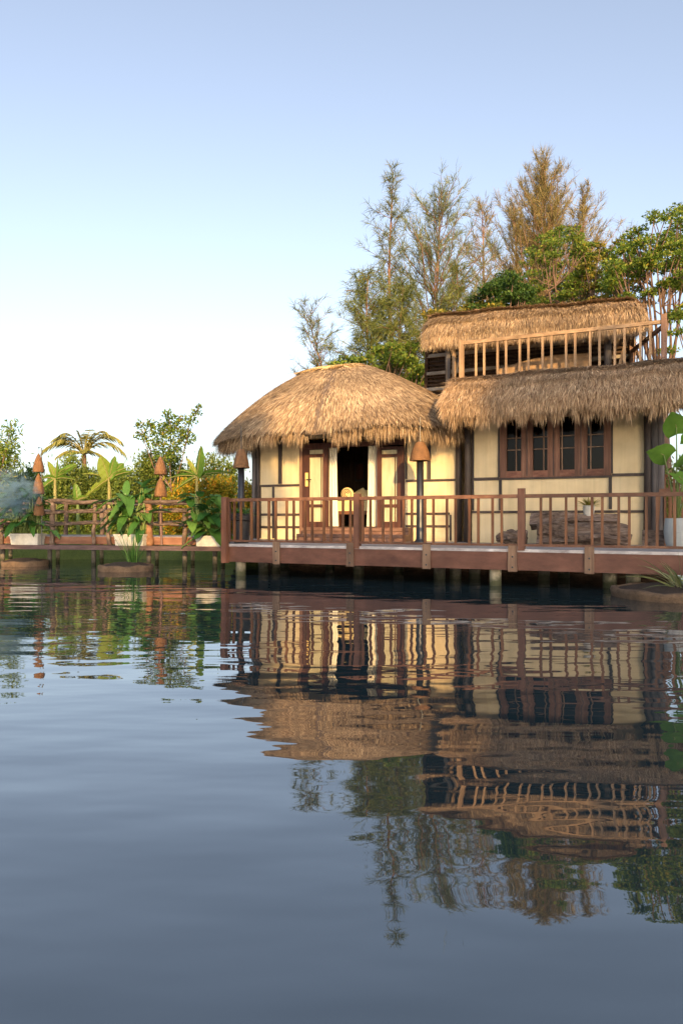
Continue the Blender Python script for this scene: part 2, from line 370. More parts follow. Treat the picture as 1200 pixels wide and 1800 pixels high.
def hz(px0, px1, py, hpx, t=TL, mat='timber_u', name='timber', pr=.024, root=hut):
    s0, s1 = fs(px0,t), fs(px1,t); z = fp((px0+px1)/2, py, t)[1]; h = hpx/1200*(AY+CT*t-ST*(s0+s1)/2)/2
    return MB().fbox(s0, s1, t-pr, t-.002, z-h, z+h).build(name, mat, root)
for px in (446.5, 453.5):
    s, z = fp(px, 900, TL-.05); MB().tube([F(s, TL-.06, .63), F(s+.01, TL-.06, ZE)], .05, 10).build('corner_post', 'greypost' if px < 450 else 'timber', hut, True)
for px in (806, ):
    s, z = fp(px, 900, TL-.05); MB().tube([F(s, TL-.06, .63), F(s, TL-.06, ZE)], .065, 10).build('corner_post', 'timber', hut, True)
vt(493, 760, 850.5, 6); hz(458, 530, 853.5, 4); vt(457.5, 855.8, 946, 3.5); vt(481, 856, 946, 3.5)
hz(459.5, 479, 904.5, 4); hz(483, 528, 904.5, 4); hz(459.5, 479, 926.5, 4); hz(483, 528, 926.5, 4)
vt(529.5, 780, 948, 5, mat='brownwood')
vt(754, 760, 842, 6); hz(713, 800, 844.5, 4); hz(713, 790, 903, 4); hz(713, 790, 925, 4); vt(714, 780, 842, 3)
vt(791.8, 905, 950, 3)
# doors
def door_leaf(px0, px1, panes, name, handle=None):
    pm = (px0+px1)/2; d_ = panel(hut, px0, panes[0], 785, 928, TL-.01, .05, name, 'door_wood', .02)
    for a, b2 in ((panes[1], px1),):
        panel(hut, a, b2, 785, 928, TL-.01, .05, 'door_stile', 'door_wood', .021)
    for y0, y1 in ((785,790.5), (798,803.5), (886.5,891.5), (917,928)):
        panel(hut, panes[0], panes[1], y0, y1, TL-.008, .045, 'door_rail', 'door_wood', .012)
    panel(hut, panes[0], panes[1], 790.5, 917, TL+.02, .006, 'door_pane', 'frost', 0)
    for x in (panes[0]+(panes[1]-panes[0])*.86,):
        panel(hut, x-.8, x+.8, 803.5, 917, TL+.012, .006, 'glazing_bar', 'door_wood', 0)
    return d_
dl = door_leaf(531.5, 576.5, (543.5, 568), 'door'); dr_ = door_leaf(662.5, 711, (670, 698), 'door')
hz(531, 711, 781, 9, TL, 'door_wood', 'door_lintel', .05)
s0, z0 = fp(539, 843, TL-.04)
MB().fbox(s0-.035, s0+.035, TL-.05, TL-.031, z0-.16, z0+.16).build('lock_plate', 'brass', hut)
MB().tube([F(s0+.01, TL-.045, z0), F(s0+.02, TL-.10, z0), F(s0+.15, TL-.11, z0-.01)], .012, 8).build('door_handle', 'black', hut)
# steps
st0, st1 = fs(530, 2.7), fs(716, 2.7)
MB().fbox(st0, st1, 2.45, 2.75, .622, .77).build('step', 'tread', hut)
MB().fbox(st0+.005, st1-.005, 2.75, TL-.03, .622, .915).build('step', 'tread', hut)
for zz in (.70,.84):
    MB().fbox(st0-.01, st1+.01, 2.44 if zz < .8 else 2.738, 2.447 if zz < .8 else 2.747, zz-.004, zz+.004).build('step_groove', 'under', hut)
# curtains: folded cloth, a sheet with thickness
def curtain(px0a, px1a, px0b, px1b, t):
    nS, nZ = 34, 14; vs = []
    for side in (0, 1):
        for j in range(nZ+1):
            q = j/nZ; y = 790+(928-790)*q
            for i in range(nS+1):
                fpx = (px0a+(px0b-px0a)*q**2)+((px1a+(px1b-px1a)*q**2)-(px0a+(px0b-px0a)*q**2))*i/nS
                tt = t+.03*math.sin(i/nS*math.pi*7+.6*math.sin(q*3))*(.5+.5*q)+side*.006
                s, z = fp(fpx, 0, t); z = 3.0-(3.0-.935)*q
                vs.append(F(s, tt, z))
    n1 = nS+1; off = n1*(nZ+1); fs_ = []
    for j in range(nZ):
        for i in range(nS):
            a = j*n1+i; fs_ += [(a, a+n1, a+n1+1, a+1), (off+a, off+a+1, off+a+n1+1, off+a+n1)]
    for j in range(nZ):
        a = j*n1; fs_.append((a, off+a, off+a+n1, a+n1)); a = j*n1+nS; fs_.append((a, a+n1, off+a+n1, off+a))
    return MB().add(vs, fs_)
for args, lb in (((577,592,577,595,TL+.16), 'cream curtain gathered at the left side of the open doorway'), ((647,662.5,644,662.5,TL+.16), 'cream curtain gathered at the right side of the open doorway')):
    o = rebase(curtain(*args).build('curtain', 'curtain', smooth=True)); tag(o, lb, 'curtain', 'curtains in the doorway')
# hut roof
S0, S1, T0, T1 = fs(372, 2.6), 4.1, 2.0, 7.3
RS0, RS1, RT = -.35, .85, 4.55; ZT = 4.97; ZEV = 3.14
def eave(phi, rr=1.0):
    cs, ct = (S0+S1)/2, (T0+T1)/2; a, b2 = (S1-S0)/2, (T1-T0)/2; e = 2/4.2
    c_, s_ = np.cos(phi), np.sin(phi)
    return cs+a*np.sign(c_)*np.abs(c_)**e, ct+b2*np.sign(s_)*np.abs(s_)**e
def roofp(phi, r):
    es, et = eave(phi)
    rs = RS0+(RS1-RS0)*np.clip((np.clip(es, S0, S1)-S0)/(S1-S0), 0, 1); rt = RT+0*es
    s = rs+(es-rs)*r; t = rt+(et-rt)*r
    g = .92*r**1.2+.08*r**9
    z = ZT-(ZT-ZEV)*g+.035*np.sin(s*2.3+t)*r+.03*np.sin(t*3.1-s*1.7)*r
    return Fa(s, t, z)
def roofdir(phi, r):
    e = 1e-3; p = roofp(phi, r); D = nrm(roofp(phi, r+e)-p); Tn = nrm(roofp(phi+e, r)-p); N_ = nrm(np.cross(Tn, D))
    N_ = np.where(N_[:,2:3] < 0, -N_, N_); return p, D, N_
phis = np.linspace(0, 2*np.pi, 97)[:-1]; rs_ = np.linspace(0.0, 1.0, 22)
vs = np.concatenate([roofp(phis, np.full(96, r)) for r in rs_]+[roofp(phis, np.full(96, 1.0))-np.array([0,0,.16]), roofp(phis, np.full(96, .0))*.0+Fa(np.array([.97]), np.array([4.6]), np.array([3.6]))])
kk = len(rs_)+2
fcs = [(i*96+j, (i+1)*96+j, (i+1)*96+(j+1)%96, i*96+(j+1)%96) for i in range(kk-1) for j in range(96)]
MB().fbox(sL+.05, sR-.05, 3.0, 3.06, -.3, .535).build('underfloor_shade', 'under', hut)  # added dark sheet hiding the bank, stands in for shade under the hut
rf = link('roof', vs, fcs, 'thatch_base', hut, True)
k = 120000
ph = RNG.uniform(np.pi*.85, np.pi*2.15, k); r = np.sqrt(RNG.uniform(.0, 1.0, k))
p, D, N_ = roofdir(ph, r)
lift = .02+.12*np.clip((r-.6)/.4, 0, 1)**2
Lb = .2+.16*r
S = nrm(np.cross(D, N_)+RNG.normal(0,.15,(k,3)))
Dj = nrm(D+N_*np.abs(RNG.normal(0, 1, k)*lift)[:,None]+S*RNG.normal(0,.14,(k,1)))
V1 = blades(p+N_*RNG.uniform(0,.035,(k,1)), Dj, S, Lb*RNG.uniform(.6,1.2,k), RNG.uniform(.010,.020,k)*(1+.5*(r > .6)))
th = link('thatch_straw', *(lambda q: (q[0], q[1]))(V1), 'thatch', rf, lens=V1[2])
phf = np.linspace(np.pi*.8, np.pi*2.2, 260); ep, eD, eN = roofdir(phf, np.full(260, .995))
out = nrm(eD*np.array([[1,1,0]]))
parts = [fringe(ep, out, .16, .78, 12000, .05), fringe(ep-out*.12-np.array([0,0,.04]), out, .16, .62, 4000, .05), fringe(ep+np.array([0,0,.05])-out*.04, out, .18, .46, 8000, .06)]
V, I, Ln = merge(parts); link('thatch_fringe', V, I, 'thatch', rf, lens=Ln)
# ridge cap straw
k = 3000; ss = RNG.uniform(RS0-.25, RS1+.1, k); tt = RT+RNG.normal(0,.14,k)
zc = ZT+.05-np.clip(np.abs(ss-(RS0+RS1)/2)-.45, 0, 2)**1.5*.28-np.abs(tt-RT)*.3
D = nrm(Fa(np.sign(ss-.6), RNG.normal(0,.4,k), -.35*np.ones(k))-Fa(np.zeros(k), np.zeros(k), np.zeros(k)))
V, I, Ln = blades(Fa(ss, tt, zc), D, sides(D), RNG.uniform(.15,.35,k), RNG.uniform(.015,.03,k)); link('ridge_cap', V, I, 'thatch_cap', rf, lens=Ln)

# ------------------------------------------------------------------ two storey house
TR = 2.8
house = thing('two_storey_house', F(5.7, TR, .62), 'two storey cream house with casement window, thatched porch roof and thatched balcony shelter', 'house')
a0, a1 = fs(829,TR), fs(1133,TR); w0, w1 = fs(878,TR), fs(1073.5,TR); wz0 = fp(975, 838, TR)[1]; wz1 = fp(975, 722, TR)[1]; ZF = 3.86
wb = MB()
wb.fbox(a0, w0, TR, TR+.14, .62, ZF); wb.fbox(w1, a1, TR, TR+.14, .62, ZF)
wb.fbox(w0, w1, TR+.001, TR+.139, .62, wz0); wb.fbox(w0, w1, TR+.001, TR+.139, wz1, ZF)
wb.fbox(a0, a0+.14, TR+.14, 6.6, .62, ZF); wb.fbox(a1-.14, a1, TR+.14, 6.6, .62, ZF); wb.fbox(a0, a1, 6.6, 6.74, .62, ZF)
wb.build('wall', 'wall', house)
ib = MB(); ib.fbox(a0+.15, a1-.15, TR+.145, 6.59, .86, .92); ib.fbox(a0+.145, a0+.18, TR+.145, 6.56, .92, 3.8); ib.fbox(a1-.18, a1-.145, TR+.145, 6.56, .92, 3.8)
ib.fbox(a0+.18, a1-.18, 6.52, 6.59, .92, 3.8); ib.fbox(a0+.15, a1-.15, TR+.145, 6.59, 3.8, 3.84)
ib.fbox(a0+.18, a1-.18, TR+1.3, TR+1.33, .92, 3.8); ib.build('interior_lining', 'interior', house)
MB().fbox(a0-.4, 9.6, 2.76, 6.9, 3.87, 3.95).build('balcony_floor', 'tread', house)
for px, mt in ((821, 'timber'), (1149, 'greypost'), (1158.5, 'greypost'), (1137, 'timber')):
    s = fs(px, TR-.08); MB().tube([F(s, TR-.09, .63), F(s+.012, TR-.08, 2.2), F(s, TR-.09, 3.85)], [.075,.07,.075], 10).build('corner_post', mt, house, True)
kw = dict(t=TR, root=house)
vt(879.3, 842, 897, 5, **kw); vt(1072, 836, 895, 5.5, **kw); vt(1133, 740, 897, 4, **kw)
hz(829, 876.5, 842, 5.2, **kw); hz(876, 1075, 839.8, 3.6, pr=.034, **kw); hz(1075, 1131, 834.5, 5.2, **kw); hz(829, 1140, 899.5, 4.2, pr=.036, **kw)
vt(831, 740, 897, 3.5, **kw); vt(876.5, 722, 839, 3, **kw); vt(1075, 722, 832, 3, **kw)
MB().fbox(a0-.3, a1+.4, 2.9, 2.96, -.3, .535).build('underfloor_shade', 'under', house)  # same added dark sheet in place of the underfloor shade, below the house
# window
def wbox(px0, px1, z0, z1, t0, t1, name, mat, par):
    return MB().fbox(fs(px0,TR), fs(px1,TR), t0, t1, z0, z1).build(name, mat, par)
wf = wbox(879, 890, wz0, wz1, TR-.05, TR+.09, 'window', 'window_wood', house)
for a, b2 in ((916,936), (962,983.5), (1009.5,1031.5), (1060.5,1073)):
    wbox(a, b2, wz0, wz1, TR-.05, TR+.09, 'window_stile', 'window_wood', wf)
    if b2-a > 15: wbox((a+b2)/2-.8, (a+b2)/2+.8, wz0+.02, wz1, TR-.056, TR-.0505, 'window_gap', 'timber', wf)
for a, b2, mx_ in ((890,916,906.5), (936,962,955), (983.5,1009.5,987), (1031.5,1060.5,1037.5)):
    wbox(a, b2, wz0, wz0+.13, TR-.046, TR+.08, 'window_rail', 'window_wood_u', wf)
    wbox(a, b2, wz1-.12, wz1, TR-.046, TR+.08, 'window_rail', 'window_wood_u', wf)
    wbox(a, b2, wz0+.13, wz1-.12, TR+.03, TR+.036, 'pane', 'glass', wf)
    wbox(mx_-1, mx_+1, wz0+.13, wz1-.12, TR+.0, TR+.028, 'glazing_bar', 'bracket', wf)
    for zz in (wz0+.56, wz0+.80):
        wbox(a, mx_-1, zz-.01, zz+.01, TR+.002, TR+.026, 'glazing_bar', 'bracket', wf)
        wbox(mx_+1, b2, zz-.01, zz+.01, TR+.002, TR+.026, 'glazing_bar', 'bracket', wf)
# porch roof (thatched skirt below the balcony)
def strip_roof(name, prof, sfun0, sfun1, mat, k_cover, k_fr, L=(.25,.5), fr=(.2,.5), par=house, thick=.12, lift=.14, frout=.0, fall=0.0, endr=0.0):
    def ed(s_, t_, q_):      # drop of the rounded ends
        if endr <= 0: return 0*s_
        lo, hi = sfun0(t_), sfun1(t_); dd = np.minimum(s_-lo, hi-s_); return .42*np.clip(1-dd/endr, 0, 1)**2.2*(1-q_*.85)
    pf = np.array(prof); seg = np.concatenate([[0], np.cumsum(np.linalg.norm(np.diff(pf, axis=0), axis=1))]); tot = seg[-1]
    def at(q): return np.interp(q*tot, seg, pf[:,0]), np.interp(q*tot, seg, pf[:,1])
    ns, nq = 60, 16; vs = []
    for lay in (0, 1):
        for qi in range(nq+1):
            t, z = at(qi/nq)
            for i in range(ns+1):
                s = sfun0(t)+(sfun1(t)-sfun0(t))*i/ns
                wob = .015*math.sin(s*2.7+t*2)+.008*math.sin(s*6.1)
                vs.append(F(s, t+(0 if lay == 0 else .09), z+wob-fall*(s-3)-float(ed(s, t, qi/nq))-(0 if lay == 0 else thick)))
    n1 = ns+1; off = n1*(nq+1); fs_ = []
    for a in range(nq):
        for i in range(ns):
            q = a*n1+i; fs_ += [(q, q+1, q+n1+1, q+n1), (off+q, off+q+n1, off+q+n1+1, off+q+1)]
    for i in range(ns): fs_ += [(i, off+i, off+i+1, i+1), (nq*n1+i, nq*n1+i+1, off+nq*n1+i+1, off+nq*n1+i)]
    for a in range(nq): q = a*n1; fs_ += [(q, q+n1, off+q+n1, off+q)]; q = a*n1+ns; fs_ += [(q, off+q, off+q+n1, q+n1)]
    base = MB().add(vs, fs_).build(name, 'thatch_base', par, True)
    q = RNG.random(k_cover)**.9*1.04-.04; t, z = at(q); t = t+np.where(q < 0, -q*3, 0); t2, z2 = at(np.clip(q+.02, 0, 1.02)); tb, zb = at(np.clip(q-.02, 0, 1))
    u = RNG.random(k_cover); s = np.array([sfun0(v) for v in t]); s_1 = np.array([sfun1(v) for v in t]); s = s+(s_1-s)*u
    P = Fa(s, t, z-fall*(s-3)-(ed(s, t, np.clip(q, 0, 1)) if endr else 0)+.015*np.sin(s*2.7+t*2)+.008*np.sin(s*6.1)); D = nrm(Fa(0*s, t2-tb, z2-zb)-Fa(0*s, 0*s, 0*s))
    U = np.array([[CT,-ST,0]]); N_ = nrm(np.cross(D, np.repeat(U, k_cover, 0))); N_ = np.where((N_[:,2:3]*1.0-N_[:,1:2]*.3) < 0, -N_, N_)
    lf = lift*(.3+q)
    S = nrm(np.repeat(U, k_cover, 0)+RNG.normal(0,.2,(k_cover,3)))
    cl = np.sin(s*9+np.sin(t*7)*2)*.10
    Dj = nrm(D+N_*np.abs(RNG.normal(0,1,k_cover)*lf)[:,None]+U*(RNG.normal(0,.17,(k_cover,1))+cl[:,None]))
    parts = [blades(P+N_*RNG.uniform(0,.05,(k_cover,1)), Dj, S, RNG.uniform(L[0],L[1],k_cover), RNG.uniform(.009,.021,k_cover), np.stack([0*q,0*q,-RNG.uniform(0,.05,k_cover)],1))]
    if k_fr:
        ms = 200; tl, zl = at(1.0); sv = np.linspace(sfun0(tl), sfun1(tl), ms); E = Fa(sv, np.full(ms, tl), np.full(ms, zl)-fall*(sv-3)+.015*np.sin(sv*2.7+tl*2))
        O = np.repeat(np.array([[-ST, -CT, 0]]), ms, 0)
        parts += [fringe(E, O, fr[0], fr[1], k_fr, .06), fringe(E-O*.1, O, fr[0]*.9, fr[1]*.9, k_fr//2, .06)]
    V, I, Ln = merge(parts); link('thatch_straw', V, I, mat, base, lens=Ln)
    return base
strip_roof('porch_roof', [(2.78,4.02),(2.5,3.95),(2.2,3.78),(1.98,3.58),(1.84,3.44),(1.79,3.34)], lambda t: 3.80, lambda t: 9.4, 'thatch_grey', 80000, 24000, (.2,.46), (.05,.68))
# tuft layer shedding straw over the left end
# upper roof: short front slope, long rear slope
def u0(t): return 2.99-.31*(t-3.3)
up = strip_roof('upper_roof', [(4.15,5.76),(3.85,5.72),(3.6,5.57),(3.42,5.35),(3.34,5.14)], u0, lambda t: 7.42, 'thatch', 46000, 14000, (.2,.42), (.10,.42), fall=.045, endr=.32)
strip_roof('rear_slope', [(4.17,5.66),(4.45,5.36),(4.9,4.5),(5.3,3.5)], u0, lambda t: 7.2, 'thatch_grey', 12000, 0, (.2,.4), thick=.14, fall=.045, endr=.32)
k = 9000; ss = RNG.uniform(2.85, 7.35, k); dd_ = np.minimum(ss-2.75, 7.42-ss)
P = Fa(ss, RNG.uniform(4.02,4.30,k), 5.80-.045*(ss-3)-.42*np.clip(1-dd_/.32,0,1)**2.2+RNG.uniform(-.03,.02,k)); D = nrm(Fa(RNG.normal(0,.35,k), -np.ones(k), RNG.uniform(-.35,.0,k))-Fa(np.zeros(k), np.zeros(k), np.zeros(k)))
V, I, Ln = blades(P, D, sides(D), RNG.uniform(.15,.32,k), RNG.uniform(.01,.02,k)); link('ridge_straw', V, I, 'thatch_grey', up, lens=Ln)
MB().hexa([F(u0(4.0)-.02,4.02,5.62), F(u0(4.0)+.06,4.02,5.62), F(u0(5.2)+.06,5.1,3.7), F(u0(5.2)-.02,5.1,3.7), F(u0(4.0)-.02,4.2,5.75), F(u0(4.0)+.06,4.2,5.75), F(u0(5.2)+.06,5.3,3.7), F(u0(5.2)-.02,5.3,3.7)]).build('verge_board', 'under', house)
rp = np.array([(4.10,5.42),(4.45,5.08),(4.82,4.34),(5.2,3.5)])
nsl = 26
for i in range(nsl):
    q = i/(nsl-1); t = np.interp(q, [0,.3,.65,1], rp[:,0]); z = np.interp(q, [0,.3,.65,1], rp[:,1])
    MB().fbox(u0(t)+.05, 7.15, t-.05, t-.02, z-.03, z+.015).build('purlin', 'under', house)
for z, t in ((4.98,4.42),(4.60,4.58),(4.25,4.72),(3.97,4.84)):
    MB().fbox(u0(t)+.02, 7.1, t-.02, t+.06, z-.045, z+.03).build('rafter_beam', 'beam_light', house)
for s, t, rr_ in ((fs(787,3.5),3.5,.06),(6.72,3.6,.07)):
    MB().tube([F(s,t,3.95), F(s,t,5.45)], rr_, 10).build('balcony_post', 'greypost', house, True)
s = fs(797,3.4); MB().fbox(s-.035, s+.035, 3.4, 3.46, 3.95, 5.1).build('balcony_post', 'tanwood', house)
MB().fbeam(F(fs(795,3.6),3.6,4.1), F(fs(812,3.4),3.4,4.9), .04, .05).build('brace', 'greypost', house)
MB().fbeam(F(6.9,3.5,4.0), F(7.15,3.5,5.0), .05, .06).build('brace', 'tanwood', house)
# balcony railing
TB = 2.82
rail_up = thing('balcony_railing', F(5.7, TB, 3.95), 'pale brown wooden balustrade on the upper balcony above the porch thatch', 'railing')
b0, b1 = fs(811, TB), fs(1166, TB)
RZ = fp(990, 584.5, TB)[1]
MB().fbox(b0+.045, b1-.05, TB-.03, TB+.03, RZ-.035, RZ+.035).build('handrail', 'tanwood_u', rail_up)
MB().fbox(b0-.045, b0+.045, TB-.045, TB+.045, 3.95, RZ+.06).build('post', 'tanwood', rail_up)
MB().fbox(b1-.05, b1+.05, TB-.05, TB+.05, 3.95, RZ+.14).build('post', 'brownwood', rail_up)
s = b0+.30; k2 = 0
while s < b1-.12:
    for dx in (0, .17):
        if s+dx < b1-.12: MB().fbox(s+dx-.022, s+dx+.022, TB-.02, TB+.02, 3.95, RZ-.035).build('picket', 'tanwood', rail_up)
    s += .445
stair = thing('stair_railing', F(b1-.5, TB+1.5, 3.95), 'brown boarded stair balustrade sloping down behind the upper balcony corner post', 'stair railing')
p0 = Vector(F(b1, TB+.05, RZ-.06)); p1 = Vector(W(1092, 632, 15.2))
MB().fbeam(p0, p1, .06, .07).build('handrail', 'brownwood', stair)
for i in range(16):
    q = (i+.5)/16; pt = p0.lerp(p1, q); MB().fbeam(pt-Vector((0,0,.95)), pt-Vector((0,0,.04)), .085, .02).build('board', 'brownwood', stair)
pt = p0.lerp(p1, .72); MB().fbeam(pt-Vector((0,0,.95)), pt+Vector((0,0,.12)), .1, .1).build('newel_post', 'brownwood', stair)
# curved settle on the balcony
bench = thing('bench', F(5.2, 3.9, 3.95), 'pale wooden settle with a curved back on the upper balcony behind the pickets', 'bench')
bs0, bs1 = fs(876,3.9), fs(1036,3.9); vs = []; nn = 18
for tt in (3.88, 3.93):
    for i in range(nn+1):
        s = bs0+(bs1-bs0)*i/nn; q = i/nn; zt = 4.40+.17*math.sin(min(1, q*1.4)*math.pi/2)+.03*math.sin(q*math.pi)
        vs += [F(s, tt, 4.0), F(s, tt, zt)]
m2 = 2*(nn+1); fs_ = []
for i in range(nn): a = 2*i; fs_ += [(a,a+2,a+3,a+1), (m2+a,m2+a+1,m2+a+3,m2+a+2), (a+1,a+3,m2+a+3,m2+a+1), (a,m2+a,m2+a+2,a+2)]
fs_ += [(0,1,m2+1,m2), (m2-2,2*m2-2,2*m2-1,m2-1)]
MB().add(vs, fs_).build('backrest', 'tanwood_u', bench)
MB().fbox(bs0, bs1, 3.93, 4.4, 4.15, 4.2).build('seat', 'tanwood_u', bench)
for s in (bs0+.06, bs1-.06): MB().fbox(s-.03, s+.03, 4.32, 4.38, 3.95, 4.15).build('leg', 'tanwood', bench); MB().fbox(s-.03, s+.03, 3.935, 3.99, 3.95, 4.15).build('leg', 'tanwood', bench)

# ------------------------------------------------------------------ front deck
SE = 9.6
deck = thing('deck', F(4, 1, 0), 'raised wooden deck with a maroon fascia standing on concrete piles over the pond', 'deck')
LB = (-2.95, 19.2)
Rr = F(SE, 6.9, 0)
poly = [F(0,0.03,0)[:2], F(SE,0.03,0)[:2], Rr[:2], F(2.5,6.9,0)[:2], LB]
def slab(poly, z0, z1):
    k = len(poly); return MB().add([(x,y,z0) for x,y in poly]+[(x,y,z1) for x,y in poly], [tuple(reversed(range(k))), tuple(range(k,2*k))]+[(i,(i+1)%k,k+(i+1)%k,k+i) for i in range(k)])
slab(poly, .54, .615).build('floor', 'deck', deck)
MB().fbox(.0, SE, -.045, .027, .575, .622).build('edge_board', 'deck', deck)
MB().fbox(.0, SE, -.03, .025, .28, .573).build('fascia', 'fascia', deck)
MB().fbeam((AX-.02,AY+.08,.45), (LB[0]-.02,LB[1],.45), .05, .29).build('fascia', 'fascia', deck)
for px in (488.5, 617.5, 751, 901.5, 1035.5):
    s = fs(px, 0); bk = MB().fbox(s-.07, s+.07, -.075, -.047, .26, .68).build('bracket', 'bracket', deck)
    for zz in (.33, .50): MB().tube([F(s,-.072,zz), F(s,-.085,zz)], .016, 8).build('bolt', 'black', bk)
for px, mt in ((421,'concrete'), (869,'concrete')):
    s = fs(px, .15); MB().tube([F(s,.2,-.8), F(s,.2,.54)], .1, 14).build('pile', mt, deck, True)
for px, t, mt in ((463,1.3,'concrete_d'),(484,1.6,'concrete_d'),(500,2.6,'concrete_d'),(580,3.0,'concrete_d'),(630,1.5,'concrete_d'),(772,1.0,'concrete_d'),(800,1.2,'concrete_d'),(834,1.4,'concrete_d'),(1071,.6,'concrete'),(1112,.5,'concrete'),(955,1.6,'concrete_d'),(990,2.2,'concrete_d'),(700,2.4,'concrete_d')):
    s = fs(px, t); MB().tube([F(s,t,-.8), F(s,t,.54)], .11, 12).build('pile', mt, deck, True)
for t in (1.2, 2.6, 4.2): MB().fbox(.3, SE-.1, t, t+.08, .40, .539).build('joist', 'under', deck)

rail = thing('deck_railing', F(4, 0, .62), 'reddish brown wooden railing with paired pickets along the water edge of the deck', 'railing')
rz0, rz1 = .665, 1.475
posts = [fs(401,0), fs(628,0), fs(916,0)]
for i, s in enumerate(posts):
    zt = [1.53,1.56,1.60][i]; zb = [.26,.58,.60][i]
    MB().fbox(s-.055, s+.055, -.158 if i == 0 else -.058, -.048 if i == 0 else .05, zb if i else .26, zt).build('post', 'post', rail)
edges = [posts[0]+.056, posts[1]-.056, posts[1]+.056, posts[2]-.056, posts[2]+.056, SE]
for i in range(0, 6, 2):
    MB().fbox(edges[i], edges[i+1], -.045, .035, rz1-.03, rz1+.03).build('handrail', 'rail', rail)
    MB().fbox(edges[i], edges[i+1], -.03, .02, rz0, rz0+.04).build('bottom_rail', 'rail', rail)
s = posts[0]+.15
while s < 8.6:
    for dx, mt in ((0,'picket'), (.148,'picket')):
        q = s+dx
        if all(abs(q-p) > .085 for p in posts): MB().fbox(q-.02, q+.02, -.022, .015, rz0+.04, rz1-.03).build('picket', mt, rail)
    s += .383
sr = thing('side_railing', (AX, AY, .62), 'brown wooden side railing running back from the left corner post of the deck', 'railing')
p0 = Vector((AX+.03, AY+.1, rz1)); p1 = Vector((LB[0]+.35, 15.6, rz1))
MB().fbeam(p0, p1, .06, .06).build('handrail', 'rail', sr); MB().fbeam(p0-Vector((0,0,.79)), p1-Vector((0,0,.79)), .05, .04).build('bottom_rail', 'rail', sr)
for i in range(9):
    pt = p0.lerp(p1, (i+.6)/9.2); MB().fbeam(pt-Vector((0,0,.77)), pt-Vector((0,0,.03)), .04, .04).build('picket', 'post', sr)
# right side steps railing behind the deck
rr = thing('porch_railing', F(8.2, 2.6, .62), 'orange brown picket railing beside the right corner of the house behind the grey pot', 'railing')
for (pxa, pya, pxb, pyb, Y, h) in ((1160,837,1186,835,13.6,.85), (1158,862,1200,862,12.6,.55)):
    a = Vector(W(pxa,pya,Y)); b2 = Vector(W(pxb+30,pyb,Y-.3)); MB().fbeam(a, b2, .07, .06).build('handrail', 'rail', rr)
    for i in range(8):
        pt = a.lerp(b2, i/7); MB().fbeam(Vector((pt.x,pt.y,.62)), pt-Vector((0,0,.03)), .05, .04).build('picket', 'picket', rr)

# ------------------------------------------------------------------ things on the deck
def rough_log(pts, rad, name, mat, n=14, amp=.25, seed=0, par=None):
    rs = random.Random(seed); V = []; k = 22; P = [Vector(p) for p in pts]; tot = len(P)-1
    ph = [rs.uniform(0,6.28) for _ in range(8)]
    for i in range(k+1):
        q = i/k*tot; a = min(int(q), tot-1); c = P[a].lerp(P[a+1], q-a)
        r = rad[a]+(rad[a+1]-rad[a])*(q-a); dd = (P[a+1]-P[a]).normalized(); x = dd.cross(Vector((0,0,1))).normalized(); y = x.cross(dd)
        for j in range(n):
            th_ = 2*math.pi*j/n
            rr_ = r*(1+amp*(.5*math.sin(3*th_+ph[0]+i*.35)+.6*math.sin(5*th_+ph[1]-i*.12)+.35*math.sin(2*th_+ph[2]+i*.3)+.35*math.sin(9*th_+ph[3]+i*.2)+.12*rs.uniform(-1,1)))
            V.append(c+(x*math.cos(th_)+y*math.sin(th_))*rr_)
    fs_ = [(i*n+j, i*n+(j+1)%n, (i+1)*n+(j+1)%n, (i+1)*n+j) for i in range(k) for j in range(n)]+[tuple(reversed(range(n))), tuple(range(k*n,(k+1)*n))]
    return MB().add(V, fs_).build(name, mat, par)
def logat(pxs, t, r, name, label, seed, amp=.3):
    pts = []; 
    for px, py in pxs: s, z = fp(px, py, t); pts.append(F(s, t, z))
    tag(rebase(rough_log(pts, r, name, 'drift', n=26, seed=seed, amp=amp)), label, 'driftwood', 'driftwood stacked on the deck')
logat([(932,917),(990,915),(1084,916)], 2.0, [.13,.14,.10], 'driftwood_log', 'grey driftwood log on top of the pile, under the potted grass', 3)
logat([(945,941),(1000,942),(1060,938),(1108,950)], 1.6, [.22,.2,.15,.07], 'driftwood_log', 'thick split grey driftwood log lying lowest in front of the others', 5, .4)
logat([(1010,938),(1060,934),(1102,940)], 2.1, [.13,.18,.14], 'driftwood_log', 'brown ribbed driftwood log at the right back of the pile', 8, .45)
logat([(872,948),(893,944),(925,949)], 1.7, [.05,.12,.10], 'driftwood_log', 'short broken piece of driftwood at the left end of the pile', 11, .5)
s, z = fp(1147, 955, 1.5)
sp = MB().fbox(s-.17, s+.17, 1.45, 1.85, .617, .617+.30).build('wood_block', 'drift'); tag(rebase(sp), 'square cut dark wood block beside the grey pot', 'wood block')

